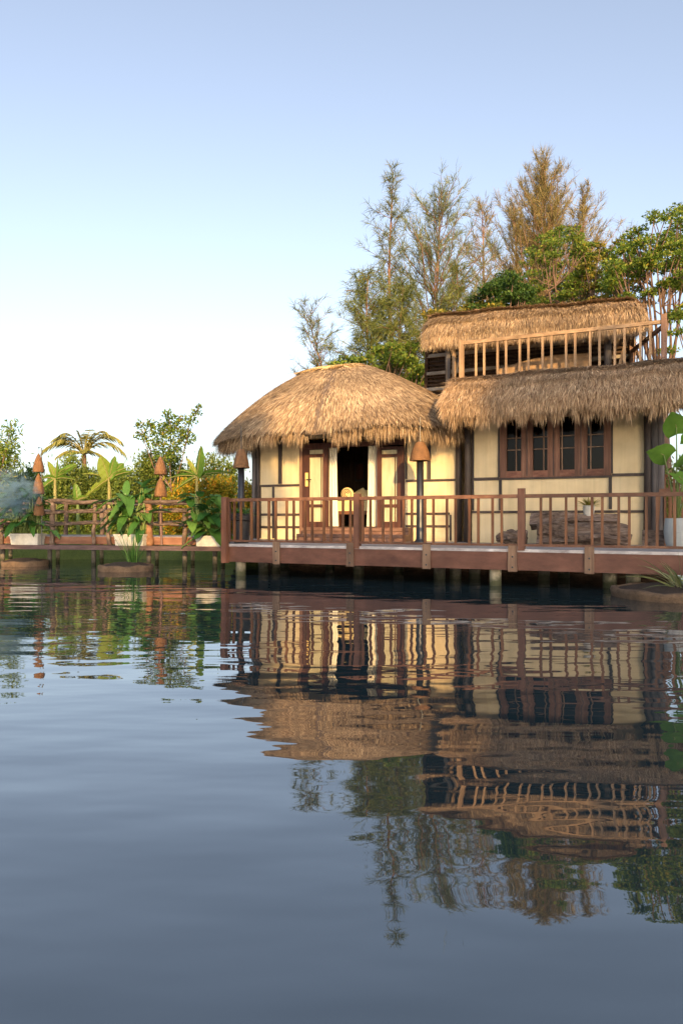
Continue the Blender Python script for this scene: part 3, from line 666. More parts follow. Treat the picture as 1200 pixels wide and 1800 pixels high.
def pot_prof(r0, r1, h, th=.02, lip=.0): return [(0.001,.0),(r0,.0),(r0+(r1-r0)*.5,h*.5),(r1,h),(r1+lip,h),(r1+lip,h*1.0+.001),(r1-th,h+.001),(r1-th,h-.04),(.001,h-.04)]
def potted(name, c, prof, mat, label, cat):
    o = MB().lathe((0,0,0), prof, 28).build(name, mat, smooth=False); o.location = c; return tag(o, label, cat)
s, _ = fp(1034, 900, 2.0); zt = fp(1034, 907, 2.0)[1]
c = F(s, 2.0, zt); potted('plant_pot', c, pot_prof(.085,.11,.19), 'white', 'small white pot standing on top of the driftwood pile', 'pot')
def tuft(c, k, L, wd, mat, name, label, cat, spread=.7, droop=.3, par=None, r0=.03, L0=.5):
    az = RNG.uniform(0, 6.283, k); el = np.clip(RNG.normal(spread, .3, k), .05, 1.5)
    Ls = RNG.uniform(L*L0, L, k); out = np.stack([np.cos(az), np.sin(az), 0*az], 1)
    P0 = np.array([c])+out*RNG.uniform(0, r0, (k,1)); V = []; I = []; ln = []
    nseg = 5; D0 = out*np.sin(el)[:,None]+np.array([[0,0,1]])*np.cos(el)[:,None]
    S = nrm(np.cross(D0, np.array([[0,0,1.0]])+RNG.normal(0,.3,(k,3))))
    pts = []
    for j in range(nseg+1):
        q = j/nseg; pts.append(P0+D0*(Ls*q)[:,None]-np.array([[0,0,1]])*(droop*Ls*q*q)[:,None]+out*(droop*.3*Ls*q*q)[:,None])
    vs = []
    for j in range(nseg+1):
        q = j/nseg; ww = wd*(1-q**2*.93)*.5; vs += [pts[j]-S*ww, pts[j]+S*ww]
    V = np.stack(vs, 1).reshape(-1,3); n1 = 2*(nseg+1); base = np.arange(k)[:,None]*n1
    idx = np.concatenate([base+np.array([[2*j,2*j+1,2*j+3,2*j+2]]) for j in range(nseg)], 1).ravel()
    o = link(name, V, idx, mat, par, lens=np.full(k*nseg, 4))
    if par is None: rebase(o); tag(o, label, cat)
    return o
tuft((c[0],c[1],c[2]+.16), 130, .34, .014, 'broad_y', 'grass_plant', 'bright green grassy plant in the small white pot', 'plant', .8, .25)
s, _ = fp(1189, 955, 1.2); c = F(s, 1.2, .618)
potted('plant_pot', c, [(.001,0),(.14,0),(.18,.1),(.20,.28),(.185,.46),(.18,.50),(.16,.502),(.155,.45),(.001,.44)], 'greypot', 'tall rounded pale grey pot near the right end of the deck', 'pot')
# elephant ear leaves
def heart_leaf(base, stem_tip, direction, L, Wd, par, fold=.12, droop=.3, smat='stem', lmat='lush', tw=0):
    b0_ = Vector(base); tip0 = Vector(stem_tip)
    mid = b0_.lerp(tip0, .55)+Vector((0,0,.06))
    MB().tube([b0_, mid, tip0], [.016,.013,.009], 6).build('stalk', smat, par, True)
    d_ = Vector(direction).normalized(); sd = d_.cross(Vector((0,0,1))).normalized()
    if sd.length < .1: sd = Vector((1,0,0))
    sd = Matrix.Rotation(tw, 3, d_) @ sd; upv = sd.cross(d_).normalized(); nL = 12; nW = 3; vs = []
    for i in range(nL+1):
        q = i/nL; lw = Wd*.5*(math.sin(math.pi*min(1, (q+.12)/1.12)**.62))*(1.0-.15*q) if q < 1 else 0.001
        c0 = tip0+d_*(q-.22)*L-Vector((0,0,1))*droop*L*max(0,q-.2)**2
        for j in range(-nW, nW+1):
            v = j/nW; back = 0
            if q < .2: back = -abs(v)*.10*L*(1-q*5)
            vs.append(c0+sd*v*lw+upv*abs(v)*fold*lw+upv*.012*math.sin(q*26+abs(v)*3)*abs(v)+d_*back)
    m2 = 2*nW+1; fs_ = [(i*m2+j, i*m2+j+1, (i+1)*m2+j+1, (i+1)*m2+j) for i in range(nL) for j in range(m2-1)]
    lf = MB().add(vs, fs_).build('leaf', lmat, par, True)
    MB().tube([tip0+d_*(q-.0)*L*.97+upv*.004-Vector((0,0,1))*droop*L*max(0,q-.2)**2*0 for q in (0,.25)], [.008,.005], 5).build('midrib', 'stem_y', lf)
    return lf
ee = thing('elephant_ear_plant', c, 'large elephant ear plant with broad glossy leaves standing in the tall grey pot', 'plant')
cb = (c[0], c[1], c[2]+.46); Yc = c[1]
M['ear'] = leafmat('ear_leaf', [(0, (.06,.17,.02)), (.5, (.11,.24,.035)), (1, (.22,.33,.05))], .45, .35, 3, .75, 1.2)
for tp, dr2, L, wd, tw in ((W(1166,800,Yc-.1), (-.85,-.2,.35), .46, .40, 1.0), (W(1188,752,Yc), (-.35,-.3,.85), .5,.42,.5), (W(1205,806,Yc-.2), (-.8,-.4,-.25), .44,.36,.9), (W(1216,770,Yc+.1), (.3,-.3,.8), .5,.42,-.4), (W(1192,838,Yc-.3), (.3,-.6,-.6), .34,.28,.3), (W(1225,822,Yc), (-.6,-.5,.2), .44,.4,.8)):
    heart_leaf(cb, tp, dr2, L, wd, ee, lmat='ear', tw=tw, fold=.2)
# black planter at the left corner
s, _ = fp(421, 955, .55); c = F(s, .62, .618)
potted('plant_pot', c, [(.001,0),(.15,0),(.17,.2),(.19,.45),(.24,.47),(.25,.56),(.20,.60),(.17,.58),(.001,.56)], 'blackpot', 'black ribbed urn at the left corner of the deck below a lamp', 'pot')
t_ = tuft((c[0],c[1],c[2]+.55), 110, .42, .03, 'lush', 'leafy_plant', 'low dark green leafy plant in the black urn', 'plant', .9, .35, L0=.4)

# ------------------------------------------------------------------ rattan lamps
def dome(c, r, h, par, split=False, top=.12):
    n_ = 28; pr = []
    for i in range(11):
        q = i/10; pr.append((r*(top+(1-top)*math.sin(q*math.pi/2)**.8 if not split else r*(.05+.95*q**.8)), h*(1-q)))
    pr = [(max(a, .004), z) for a, z in pr]
    inner = [(max(a-.012, .002), z-.004) for a, z in reversed(pr)]
    return MB().lathe(c, pr+inner, n_).build('lamp_shade', 'rattan', par, True)
def porch_lamp(px, t, ytop, ybot, rpx, label):
    s, zb = fp(px, ybot, t); zt = fp(px, ytop, t)[1]; c = F(s, t, .618)
    L = thing('porch_lamp', c, label, 'lamp', 'rattan lamps on black porch poles')
    pm = MB().lathe(c, [(.13,0),(.13,.03),(.1,.06),(.085,.09),(.075,.5),(.07,zb-.618+.1),(.001,zb-.618+.11)], 16).build('pole', 'black', L, True)
    r_ = rpx/1200*(AY-ST*s+CT*t)
    dome((c[0],c[1],zb), r_, zt-zb, L, top=.35)
    MB().lathe((c[0],c[1],zb), [(r_*1.04,0),(r_*1.06,.02),(r_*1.03,.04),(r_*.98,.04),(r_*.98,0),(r_*1.04,0)], 28).build('rim', 'rattan', L, True)
    MB().tube([(c[0],c[1],zt-.02),(c[0],c[1],zt+.5)], .008, 6).build('cord', 'black', L)
porch_lamp(738, 2.0, 777, 810, 18, 'rattan dome lamp on a black pole right of the open doorway')
porch_lamp(424, 1.4, 790, 823, 14, 'rattan dome lamp on a black pole at the left corner of the hut')
def stack_lamp(px, Y, shades, hook, mat, label, ybase, split=False, w=13):
    x = (px-600)/1200*Y; zb = W(px, ybase, Y)[2]
    L = thing('garden_lamp', (x, Y, zb), label, 'lamp', 'hanging rattan garden lamps')
    zt = W(px, shades[0][0], Y)[2]
    if hook:
        zt2 = W(px, hook, Y)[2]; dx = .065
        MB().tube([(x+dx,Y,zb),(x+dx,Y,zt2),(x-.02,Y,zt2)], .012, 8).build('pole', mat, L)
        MB().tube([(x,Y,zt2),(x,Y,W(px,shades[-1][1],Y)[2]+.05)], .005, 6).build('cord', 'black', L)
    else: MB().tube([(x+.03,Y,zb),(x+.01,Y,zb+.5),(x,Y,zt-.01)], [.028,.022,.015], 8).build('pole', mat, L)
    for (y0, y1, dx) in shades:
        z0, z1 = W(px,y1,Y)[2], W(px,y0,Y)[2]
        dome((x+dx,Y+(0 if hook else .02),z0), w/1200*Y, z1-z0, L, split=False, top=.05)
stack_lamp(69, 15.9, [(797,830,-.01),(832,868,-.01),(873,906,.0)], 787, 'black', 'tall hooked pole hung with three rattan cone shades above the leftmost planter', 958, w=9.5)
stack_lamp(282, 15.5, [(802,834,0),(839,873,0)], None, 'rust', 'rusty pole with two stacked rattan cone shades beside the middle planter', 958, w=11)

# ------------------------------------------------------------------ boardwalk with rustic fences
bA = Vector((-9.6, 16.75, 0)); bB = Vector((-2.52, 15.3, 0)); bd = (bB-bA).normalized(); bn = Vector((-bd.y, bd.x, 0))
def BW(q, back, z): p = bA+bd*q+bn*back; return Vector((p.x, p.y, z))
def bq(px, back=0):
    a = (px-600)/1200; o = bA+bn*back; return (a*o.y-o.x)/(bd.x-a*bd.y)
def bz(px, py, back=0):
    p = bA+bd*bq(px,back)+bn*back; return H+(912-py)/1200*p.y
BL = (bB-bA).length
bw = thing('boardwalk', BW(BL/2, .6, 0), 'low reddish wooden boardwalk over the pond with a weathered lower ledge', 'boardwalk')
def bbox(q0, q1, b0_, b1_, z0, z1): return MB().hexa([BW(q0,b0_,z0),BW(q1,b0_,z0),BW(q1,b1_,z0),BW(q0,b1_,z0),BW(q0,b0_,z1),BW(q1,b0_,z1),BW(q1,b1_,z1),BW(q0,b1_,z1)])
bbox(0, BL, .0, 1.5, .62, .70).build('floor', 'deck', bw)
bbox(0, BL, -.04, -.002, .52, .69).build('fascia', 'board', bw)
bbox(0, BL, -.36, -.042, .40, .50).build('ledge', 'ledge', bw)
for px in (5, 88, 165, 262, 325, 378):
    q = bq(px, .25)
    if q > 0: MB().tube([BW(q,.25,-.8), BW(q,.25,.62)], .055, 10).build('pile', 'concrete_d', bw, True)
    q = bq(px+14, 1.3)
    if 0 < q < BL: MB().tube([BW(q,1.3,-.8), BW(q,1.3,.62)], .05, 10).build('pile', 'concrete', bw, True)
def logpath(pts, r, jit, seed, k=7):
    rs = random.Random(seed); P = [Vector(p) for p in pts]; out = []; rad = []
    for i in range(len(P)-1):
        for j in range(k): out.append(P[i].lerp(P[i+1], j/k)+Vector((rs.uniform(-jit,jit),rs.uniform(-jit,jit),rs.uniform(-jit,jit)))); rad.append(r*rs.uniform(.8,1.2))
    out.append(P[-1]); rad.append(r*.9); return MB().tube(out, rad, 8)
fence = thing('log_fence', BW(BL/2, -.06, .5), 'rustic crooked log fence along the water side of the boardwalk', 'fence')
sd_ = 20
for px, y0, y1, px2, r in ((5,895,950,3,.045),(93,878,959,92,.06),(167,884,960,165,.05),(183,884,962,194,.05),(262,877,965,263,.085),(325,893,960,324,.05)):
    q0, q1 = bq(px2,-.1), bq(px,-.1); sd_ += 1
    logpath([BW(q0,-.1,.45), BW((q0+q1)/2,-.1,(bz(px,y0)+.45)/2), BW(q1,-.1,bz(px,y0,-.1))], r, .014, sd_, 4).build('fence_post', 'log_red' if px == 262 else 'log', fence, True)
for ys, r in ((882,.042),(901,.03),(921,.03)):
    ks = [-5,93,167,190,262,330] if ys > 883 else [80,93,167,215,262,332]
    sd_ += 1
    logpath([BW(bq(p,-.16), -.16, bz(p, ys+random.uniform(-2.5,2.5),-.16)) for p in ks], r, .016, sd_, 4).build('fence_rail', 'log', fence, True)
fence2 = thing('log_fence', BW(BL/2, 1.4, .7), 'rustic log fence on the lawn side of the boardwalk, behind the first', 'fence')
for px, y0 in ((40,893),(117,884),(180,895),(225,893),(283,890),(334,893)):
    sd_ += 1; q = bq(px,1.4); logpath([BW(q,1.4,.60), BW(q,1.4,bz(px,y0,1.4))], .055, .012, sd_, 5).build('fence_post', 'log', fence2, True)
for ys, r in ((897,.03),(918,.03),(886,.035)):
    sd_ += 1; logpath([BW(bq(p,1.46),1.46,bz(p,ys+random.uniform(-2,2),1.46)) for p in (-5,60,117,180,225,283,336)], r, .014, sd_, 4).build('fence_rail', 'log', fence2, True)

# planters
def planter(px0, px1, y0, y1, label):
    q0, q1 = bq(px0,-.3), bq(px1,-.3); z0, z1 = .502, .502+(y1-y0)/1200*15.6
    r_ = thing('planter_box', BW((q0+q1)/2, -.2, z0), label, 'planter', 'white ribbed planter boxes on the boardwalk ledge')
    m_ = MB(); ta = .02
    for zz0, zz1, g_ in ((z0, z0+(z1-z0)*.42, .0), (z0+(z1-z0)*.42, z0+(z1-z0)*.47, .012), (z0+(z1-z0)*.47, z1-.045, -.004), (z1-.045, z1, -.02)):
        f0 = ta*(1-(zz0-z0)/(z1-z0))+g_; f1 = ta*(1-(zz1-z0)/(z1-z0))+g_
        m_.hexa([BW(q0+f0,-.35+f0,zz0),BW(q1-f0,-.35+f0,zz0),BW(q1-f0,-.06-f0,zz0),BW(q0+f0,-.06-f0,zz0),BW(q0+f1,-.35+f1,zz1),BW(q1-f1,-.35+f1,zz1),BW(q1-f1,-.06-f1,zz1),BW(q0+f1,-.06-f1,zz1)])
    m_.build('box', 'white', r_)
    bbox(q0+.03, q1-.03, -.32, -.09, z1+.001, z1+.008).build('soil', 'soil', r_)
    return q0, q1, z1
def strip_leaf(base, d_, L, Wd, droop, mb, fold=.25, torn=0, nL=12, sway=0, twist=None):
    """one arching banana-like blade added to mesh mb"""
    b_ = Vector(base); d_ = Vector(d_).normalized(); h = Vector((d_.x,d_.y,0)); h = h.normalized() if h.length > .05 else Vector((1,0,0))
    sd = h.cross(Vector((0,0,1))).normalized(); pts = []
    if twist is not None: sd = Matrix.Rotation(twist, 3, d_) @ sd; sd = sd if True else sd
    for i in range(nL+1):
        q = i/nL; pts.append(b_+d_*L*q+h*droop*.35*L*q*q-Vector((0,0,1))*droop*L*q*q*.9+sd*sway*L*q*q)
    nW = 4; vs = []; rs = random.Random(int(abs(b_.x*971+b_.z*337+L*100)))
    for i in range(nL+1):
        q = i/nL; tg = (pts[min(i+1,nL)]-pts[max(i-1,0)]).normalized(); upv = sd.cross(tg).normalized()
        if upv.z < 0: upv = -upv
        lw = Wd*.5*max(.0, math.sin(math.pi*min(1, .06+q*.94)**.75))**.6+.004
        for j in range(-nW, nW+1):
            v = j/nW; tear = 1-(torn*rs.random() if abs(j) >= 3 else 0)
            vs.append(pts[i]+sd*v*lw*tear+upv*abs(v)*fold*lw+upv*.01*math.sin(i*2.1+j))
    m2 = 2*nW+1; fs_ = []
    for i in range(nL):
        for j in range(m2-1):
            if torn and (j <= 1 or j >= m2-3) and rs.random() < torn*.6: continue
            fs_.append((i*m2+j, i*m2+j+1, (i+1)*m2+j+1, (i+1)*m2+j))
    mb.add(vs, fs_); return pts
def box_plants(q0, q1, z1, specs, label, mat='lush', cat='plant'):
    """specs: list of (px of foot, px tip, py tip, length, width, azimuth deg, droop)"""
    c = BW((q0+q1)/2, -.2, z1)
    r_ = thing('broadleaf_plant', c, label, cat); st = MB(); lf = MB()
    for (pf, pt, py, L, wd, az, el, dp) in specs:
        q = min(max(bq(pf,-.2), q0+.05), q1-.05); foot = BW(q, -.2+random.uniform(-.06,.06), z1+.002)
        tip = Vector(W(pt, py, foot.y+random.uniform(-.15,.15)))
        mid = foot.lerp(tip, .5)+Vector((random.uniform(-.03,.03),0,0)); mid.x = foot.x*.65+tip.x*.35
        st.tube([foot, mid, tip], [.022,.017,.009], 6)
        dd = Vector((math.cos(R(az))*math.cos(R(el)), math.sin(R(az))*math.cos(R(el)), math.sin(R(el))))
        strip_leaf(tip, dd, L, wd, dp, lf)
    st.build('stem', 'stem', r_, True); lf.build('leaves', mat, r_, True)
def rand_specs(px0, px1, ytop, ybot, n_, seed, L=(.3,.55), wd=(.13,.22)):
    rs = random.Random(seed); out = []
    for i in range(n_):
        pf = rs.uniform(px0+6, px1-6); pt = min(max(pf+rs.uniform(-16,16), px0-8), px1+8)
        out.append((pf, pt, rs.uniform(ytop, ybot), rs.uniform(*L), rs.uniform(*wd), rs.choice([rs.uniform(-60,30), rs.uniform(150,240), rs.uniform(-120,-60)]), rs.uniform(-25,60), rs.uniform(.3,.9)))
    return out
q0, q1, z1 = planter(20, 69, 941, 961, 'white planter box at the left end under the three shade lamp')
box_plants(q0, q1, z1, rand_specs(8, 78, 855, 930, 48, 1)+[(62,62,880,.55,.2,75,75,.1)], 'green broadleaf plant in the left planter box, partly in smoke')
q0, q1, z1 = planter(203, 254, 947, 967, 'white planter box in the middle of the boardwalk behind the reeds')
box_plants(q0, q1, z1, rand_specs(196, 262, 855, 935, 44, 2)+[(225,247,884,.50,.2,60,68,.15),(215,208,890,.5,.2,200,-40,.3),(230,222,870,.45,.16,100,70,.2),(212,210,905,.4,.18,230,-50,.3)], 'tall green broadleaf plant in the middle planter box')
q0, q1, z1 = planter(345, 393, 950, 968, 'white planter box next to the left corner of the deck')
box_plants(q0, q1, z1, rand_specs(334, 396, 870, 945, 56, 3, (.28,.45), (.16,.26))+[(352,338,892,.4,.22,120,50,.2)], 'dense dark green broadleaf plant in the planter box beside the deck')

# pond islands
def island(px, py_top, rpx, Y, label, k=0, h=.12):
    x = (px-600)/1200*Y; r_ = rpx/1200*Y
    o = thing('pond_planter', (x, Y, -.2), label, 'planter', 'round clay planters sunk in the pond')
    rs = random.Random(px); n_ = 32; prof = [(.96,-.2),(1.0,.0),(1.02,h*.6),(1.0,h),(.93,h+.01),(.9,h-.03)]
    vs = []
    for rr2, z in prof:
        for j in range(n_): a = 2*math.pi*j/n_; q = rr2*r_*(1+.025*math.sin(a*5+px)+.012*math.sin(a*11)); vs.append((x+q*math.cos(a), Y+q*math.sin(a), z+.012*math.sin(a*7+1)+.008*rs.uniform(-1,1)))
    fs_ = [(i*n_+j, i*n_+(j+1)%n_, (i+1)*n_+(j+1)%n_, (i+1)*n_+j) for i in range(5) for j in range(n_)]
    MB().add(vs, fs_).build('rim', 'clay', o, True)
    MB().lathe((x,Y,0), [(r_*.92,h-.02),(r_*.5,h+.05),(.001,h+.07)], 24).build('soil', 'soil', o, True)
    return x, Y, h
x, Y, h_ = island(223, 990, 46, 14.7, 'round clay planter of reeds in the pond in front of the boardwalk')
tuft((x+.14,Y,.1), 70, 1.05, .016, 'lush', 'reed_clump', 'thin upright green reeds growing in the round pond planter', 'reeds', .16, .1, L0=.3, r0=.12)
x, Y, h_ = island(1182, 1035, 100, 9.7, 'round clay planter at the right edge of the pond in front of the deck')
tuft((x+.02,Y-.25,.12), 60, 1.0, .026, 'reed', 'spiky_plant', 'grey green spiky arching plant in the pond planter at the right edge', 'plant', .75, .35, L0=.35, r0=.12)
x, Y, h_ = island(44, 975, 38, 16.2, 'dark round clay planter in the pond below the left planter box')

# ------------------------------------------------------------------ room contents
bed = thing('daybed', F(fs(625,4.4),4.4,.92), 'low daybed with golden linen and a carved frame seen through the open doorway', 'bed')
bs0, bs1 = fs(592,4.3), fs(668,4.3); zt = fp(625,880,4.3)[1]; zm = fp(625,898,4.3)[1]; zl = fp(625,904,4.3)[1]
MB().fbox(bs0,bs1,4.3,5.3,zm,zt).build('mattress','linen',bed)
MB().fbox(bs0-.01,bs1+.01,4.27,5.33,zl,zm-.002).build('frame','board',bed)
for s in (bs0+.05, bs1-.05):
    for t in (4.3, 5.25): MB().fbox(s-.04,s+.04,t,t+.06,.921,zl-.001).build('leg','door_wood',bed)
# round cushion with key pattern
cu = thing('cushion', F(fs(611,4.5),4.5,zt), 'round cream cushion with an octagonal key pattern on the daybed', 'cushion')
cs, cz = fs(611,4.5), zt+.165; ring = MB(); vs = []
n_ = 16
for (r2, tt) in ((.165,4.5),(.175,4.46),(.15,4.43),(.001,4.42)):
    for j in range(n_): a = 2*math.pi*(j+.5)/n_; vs.append(F(cs+r2*math.cos(a), tt, cz+r2*math.sin(a)))
ring.add(vs, [(i*n_+j, (i+1)*n_+j, (i+1)*n_+(j+1)%n_, i*n_+(j+1)%n_) for i in range(3) for j in range(n_)]+[tuple(range(n_))]).build('cover', 'linen', cu)
for r2 in (.13,.09,.05):
    pts = [F(cs+r2*math.cos(2*math.pi*(j+.5)/8), 4.415, cz+r2*math.sin(2*math.pi*(j+.5)/8)) for j in range(8 if r2 > .1 else 7)]
    if r2 > .1: pts.append(pts[0])
    MB().tube(pts, .009, 5).build('pattern_line', 'door_wood', cu)
def pillow(c, a, b2, th_, rot, label):
    vs = []; n1 = 10
    for sd2 in (-1, 1):
        for i in range(n1+1):
            for j in range(n1+1):
                u, v = i/n1*2-1, j/n1*2-1; g_ = (1-u**4)*(1-v**4)
                su, sv = u*a*(1-.08*v*v), v*b2*(1-.08*u*u)
                vs.append(F(c[0]+su*math.cos(rot)-sv*math.sin(rot), c[1]+sd2*th_*g_**.6, c[2]+su*math.sin(rot)+sv*math.cos(rot)))
    m2 = (n1+1)**2; fs_ = []
    for i in range(n1):
        for j in range(n1): q = i*(n1+1)+j; fs_ += [(q,q+1,q+n1+2,q+n1+1), (m2+q,m2+q+n1+1,m2+q+n1+2,m2+q+1)]
    tag(rebase(MB().add(vs, fs_).build('pillow', 'linen', smooth=True)), label, 'pillow')
pillow((fs(633,4.7),4.7,zt+.16), .17, .13, .05, .5, 'pale square pillow tipped on its corner beside the round cushion')
pillow((fs(646,4.8),4.8,zt+.14), .15, .13, .05, -.2, 'pale pillow at the right end of the daybed, half behind the curtain')
for px0, px1, mt, lb in ((622,634,'bracket','narrow framed picture with pale bands on the back wall of the room'),(598,616,'door_wood','dark red framed picture on the back wall of the room')):
    s0_, s1_ = fs(px0,5.4), fs(px1,5.4); z0_, z1_ = fp(625,842,5.4)[1], fp(625,806,5.4)[1]
    pic = thing('framed_picture', F((s0_+s1_)/2, 6.40, z0_), lb, 'picture'); 
    MB().fbox(s0_*1.0,s1_,6.385,6.415,z0_,z1_).build('frame','black',pic); MB().fbox(s0_+.04,s1_-.04,6.37,6.384,z0_+.05,z1_-.05).build('canvas',mt,pic)
bl = MB().lathe((0,0,0), [(.001,0),(.05,0),(.07,.06),(.05,.13),(.03,.16),(.05,.21),(.055,.26),(.001,.28)], 16).build('vase','blue',smooth=True); sx = fs(996,TR+.28); bl.location = F(sx, TR+.28, wz0+.05)
tag(bl, 'small cobalt blue vase on the sill inside the casement window', 'vase')
tag(rebase(MB().fbox(w0, w1, TR+.145, TR+.4, wz0-.01, wz0+.045).build('shelf','interior')), 'dark shelf inside the casement window under the blue vase', 'shelf')

# ------------------------------------------------------------------ trees
def casuarina(px, ytop, Y, zbase, wid, label, mat='cas', nb=80, seed=1, lean=0, dens=1.0, el=(25,60), droopf=.25, hmin=.2, prof=None, nl=(.22,.45), bark='bark_red', cat='tree'):
    rs = np.random.default_rng(seed); top = Vector(W(px, ytop, Y)); x0 = top.x-lean
    r_ = thing('casuarina_tree', (x0, Y, zbase), label, cat, 'feathery casuarina trees behind the house'); Ht = top.z-zbase
    tp = [Vector((x0+lean*q**1.5+.08*math.sin(q*9+seed), Y+.06*math.sin(q*7), zbase+Ht*q)) for q in np.linspace(0,1,12)]
    tb = MB().tube(tp, [max(.012, Ht*.009*(1-q)**.9+.01) for q in np.linspace(0,1,12)], 8)
    Ps = []; Ds = []
    for i in range(nb):
        h = hmin+(1-hmin)*(i+rs.random())/nb; a = min(int(h*11), 10); p = tp[a].lerp(tp[a+1], h*11-a)
        Lb = wid*(prof(h) if prof else (1-h)**.65*.9+.12)*rs.uniform(.4,1.25); az = rs.uniform(0, 2*math.pi); e = R(rs.uniform(*el))
        d_ = Vector((math.cos(az)*math.cos(e), math.sin(az)*math.cos(e), math.sin(e))); pts = []; k_ = 6
        for j in range(k_+1):
            q = j/k_; pts.append(p+d_*Lb*q+Vector((0,0,1))*Lb*(.12*q*q-droopf*.3*q**3)+Vector((rs.normal(0,.02),rs.normal(0,.02),0))*Lb)
        tb.tube(pts, [.006+.008*Lb*(1-q/k_) for q in range(k_+1)], 4, cap=False)
        ncl = int(max(3, Lb*9*dens)); qs = rs.uniform(.15,1.0,ncl)
        for q in qs:
            a2 = min(int(q*k_), k_-1); c_ = pts[a2].lerp(pts[a2+1], q*k_-a2)
            m_ = rs.integers(6, 11); sub = nrm(rs.normal(size=(1,3)))[0]*.35+np.array(d_)*.5+np.array([0,0,.35]); sub /= np.linalg.norm(sub); Ls = rs.uniform(.1,.5)*min(1, Lb)
            for _ in range(m_):
                Ps.append(np.array(c_)+sub*Ls*rs.random()); Ds.append(sub*.9+rs.normal(0,.45,3)+np.array([0,0,-droopf*rs.random()]))
    P = np.array(Ps); D = nrm(np.array(Ds)); k = len(P)
    V, I, Ln = blades(P, D, sides(D), rs.uniform(nl[0],nl[1],k), rs.uniform(.009,.02,k), np.stack([0*P[:,0],0*P[:,0],-droopf*.25*rs.random(k)],1))
    tb.build('trunk', bark, r_, True); link('crown', V, I, mat, r_, lens=Ln); return r_
casuarina(687, 302, 25, .55, 2.0, 'tall thin casuarina with wispy grey green twigs, leftmost of the tall ones', 'cas', 110, 11, dens=1.1, hmin=.32, droopf=.5)
casuarina(768, 345, 27, .55, 3.3, 'broad casuarina with upswept feathery twigs between the thin one and the roof', 'cas', 135, 12, dens=.85, el=(25,68), hmin=.3, droopf=.15, prof=lambda h: .15+1.1*min(1,(1-h)*2.0)**.8)
casuarina(846, 358, 29, .55, 2.7, 'slim sparse casuarina with bare twigs in the gap left of the biggest tree', 'cas_gold', 80, 13, hmin=.4, dens=.7)
casuarina(955, 290, 33, .55, 5.6, 'biggest casuarina, golden brown and dense, rising above the upper roof', 'cas_gold', 230, 14, el=(35,75), hmin=.35, droopf=.15, dens=1.0, prof=lambda h: .09+.95*min(1,(1-h)*1.9)**1.0, nl=(.25,.5))
casuarina(1022, 335, 34, .55, 3.0, 'casuarina stem standing just right behind the biggest golden tree', 'cas_gold', 80, 19, el=(45,75), hmin=.5, droopf=.1, dens=1.3)
casuarina(905, 360, 32, .55, 2.0, 'narrow casuarina just left of the biggest golden tree', 'cas_gold', 60, 20, el=(40,70), hmin=.5, droopf=.1, dens=1.1)
casuarina(545, 552, 26, .55, 2.7, 'small pale leaning casuarina just behind the top of the round hut roof', 'cas', 75, 15, lean=-1.3, hmin=.3, droopf=.3, dens=.9, prof=lambda h: .25+.75*(1-h))
casuarina(648, 480, 23, .55, 2.3, 'soft yellow green young casuarina above the right side of the hut roof', 'cas_soft', 120, 16, hmin=.25, dens=1.6, droopf=.9, el=(20,55))
casuarina(705, 500, 22, .55, 2.0, 'bushy yellow green casuarina close to the left end of the upper roof', 'cas_soft', 120, 17, hmin=.25, dens=1.6, droopf=.9, el=(20,55))
casuarina(800, 470, 25, .55, 2.2, 'bushy brownish casuarina rising behind the left half of the upper roof', 'cas_soft', 90, 18, hmin=.3, dens=1.3, droopf=.6)

def crown_tree(name, base, clumps, label, mat, leafL=(.07,.13), leafW=(.035,.07), bark='bark', flat=.25, cat='tree', group=None, horiz=.8, trunk_r=.12, fork=.45, twigs=True):
    """clumps: (centre, radius, n leaves); a limb runs to each clump"""
    r_ = thing(name, base, label, cat, group); b_ = Vector(base); tb = MB()
    cs_ = [Vector(c) for c, _, _ in clumps]; top = sum(cs_, Vector((0,0,0)))/len(cs_); fk = b_.lerp(top, fork); fk.x = b_.x*.6+top.x*.4
    tb.tube([b_, b_.lerp(fk,.5)+Vector((.05,0,0)), fk], [trunk_r, trunk_r*.8, trunk_r*.6], 8)
    Vs = []
    for c, rad, k in clumps:
        cv = Vector(c); hubs = cs_[::8] if len(cs_) > 40 else cs_[::4]
        if cv in hubs: o0, ra = fk, trunk_r*.42
        else: o0 = min(hubs, key=lambda q: (q-cv).length); o0 = fk.lerp(o0, .7); ra = trunk_r*.16
        mid = o0.lerp(cv, .5)+Vector((random.uniform(-.1,.1), random.uniform(-.1,.1), -.10*(cv-o0).length))
        tb.tube([o0, mid, cv], [ra, ra*.6, .012], 5, cap=False)
        d_ = rdir(k); rr2 = RNG.random((k,1))**.45; P = np.array([c])+d_*rr2*np.array([[rad, rad, rad*flat]])
        if twigs:
            for _ in range(max(3, int(rad*7))):
                e = d_[RNG.integers(0,k)]*np.array([rad,rad,rad*flat])*.85; tb.tube([cv, cv+Vector(e)*.5+Vector((0,0,.03)), cv+Vector(e)], [.012,.008,.004], 3, cap=False)
        D = nrm(RNG.normal(size=(k,3))*np.array([[1,1,horiz]])+d_*.4); S = nrm(np.cross(D, np.array([[0,0,1.0]])+RNG.normal(0,horiz+.1,(k,3))))
        Vs.append(rhombs(P, D, S, RNG.uniform(leafL[0],leafL[1],k), RNG.uniform(leafW[0],leafW[1],k)))
    V, I, Ln = merge(Vs); tb.build('trunk', bark, r_, True); link('crown', V, I, mat, r_, lens=Ln); return r_
def cl(px, py, Y, rpx, k, dy=1.2): y = Y+random.uniform(-dy, dy); return (W(px, py, y), rpx/1200*y, k)
def layered(pts, Y, dens=1.0, dy=1.2): return [cl(a, b2, Y, r, int(dens*r*r*.30)+22, dy) for a, b2, r in pts]
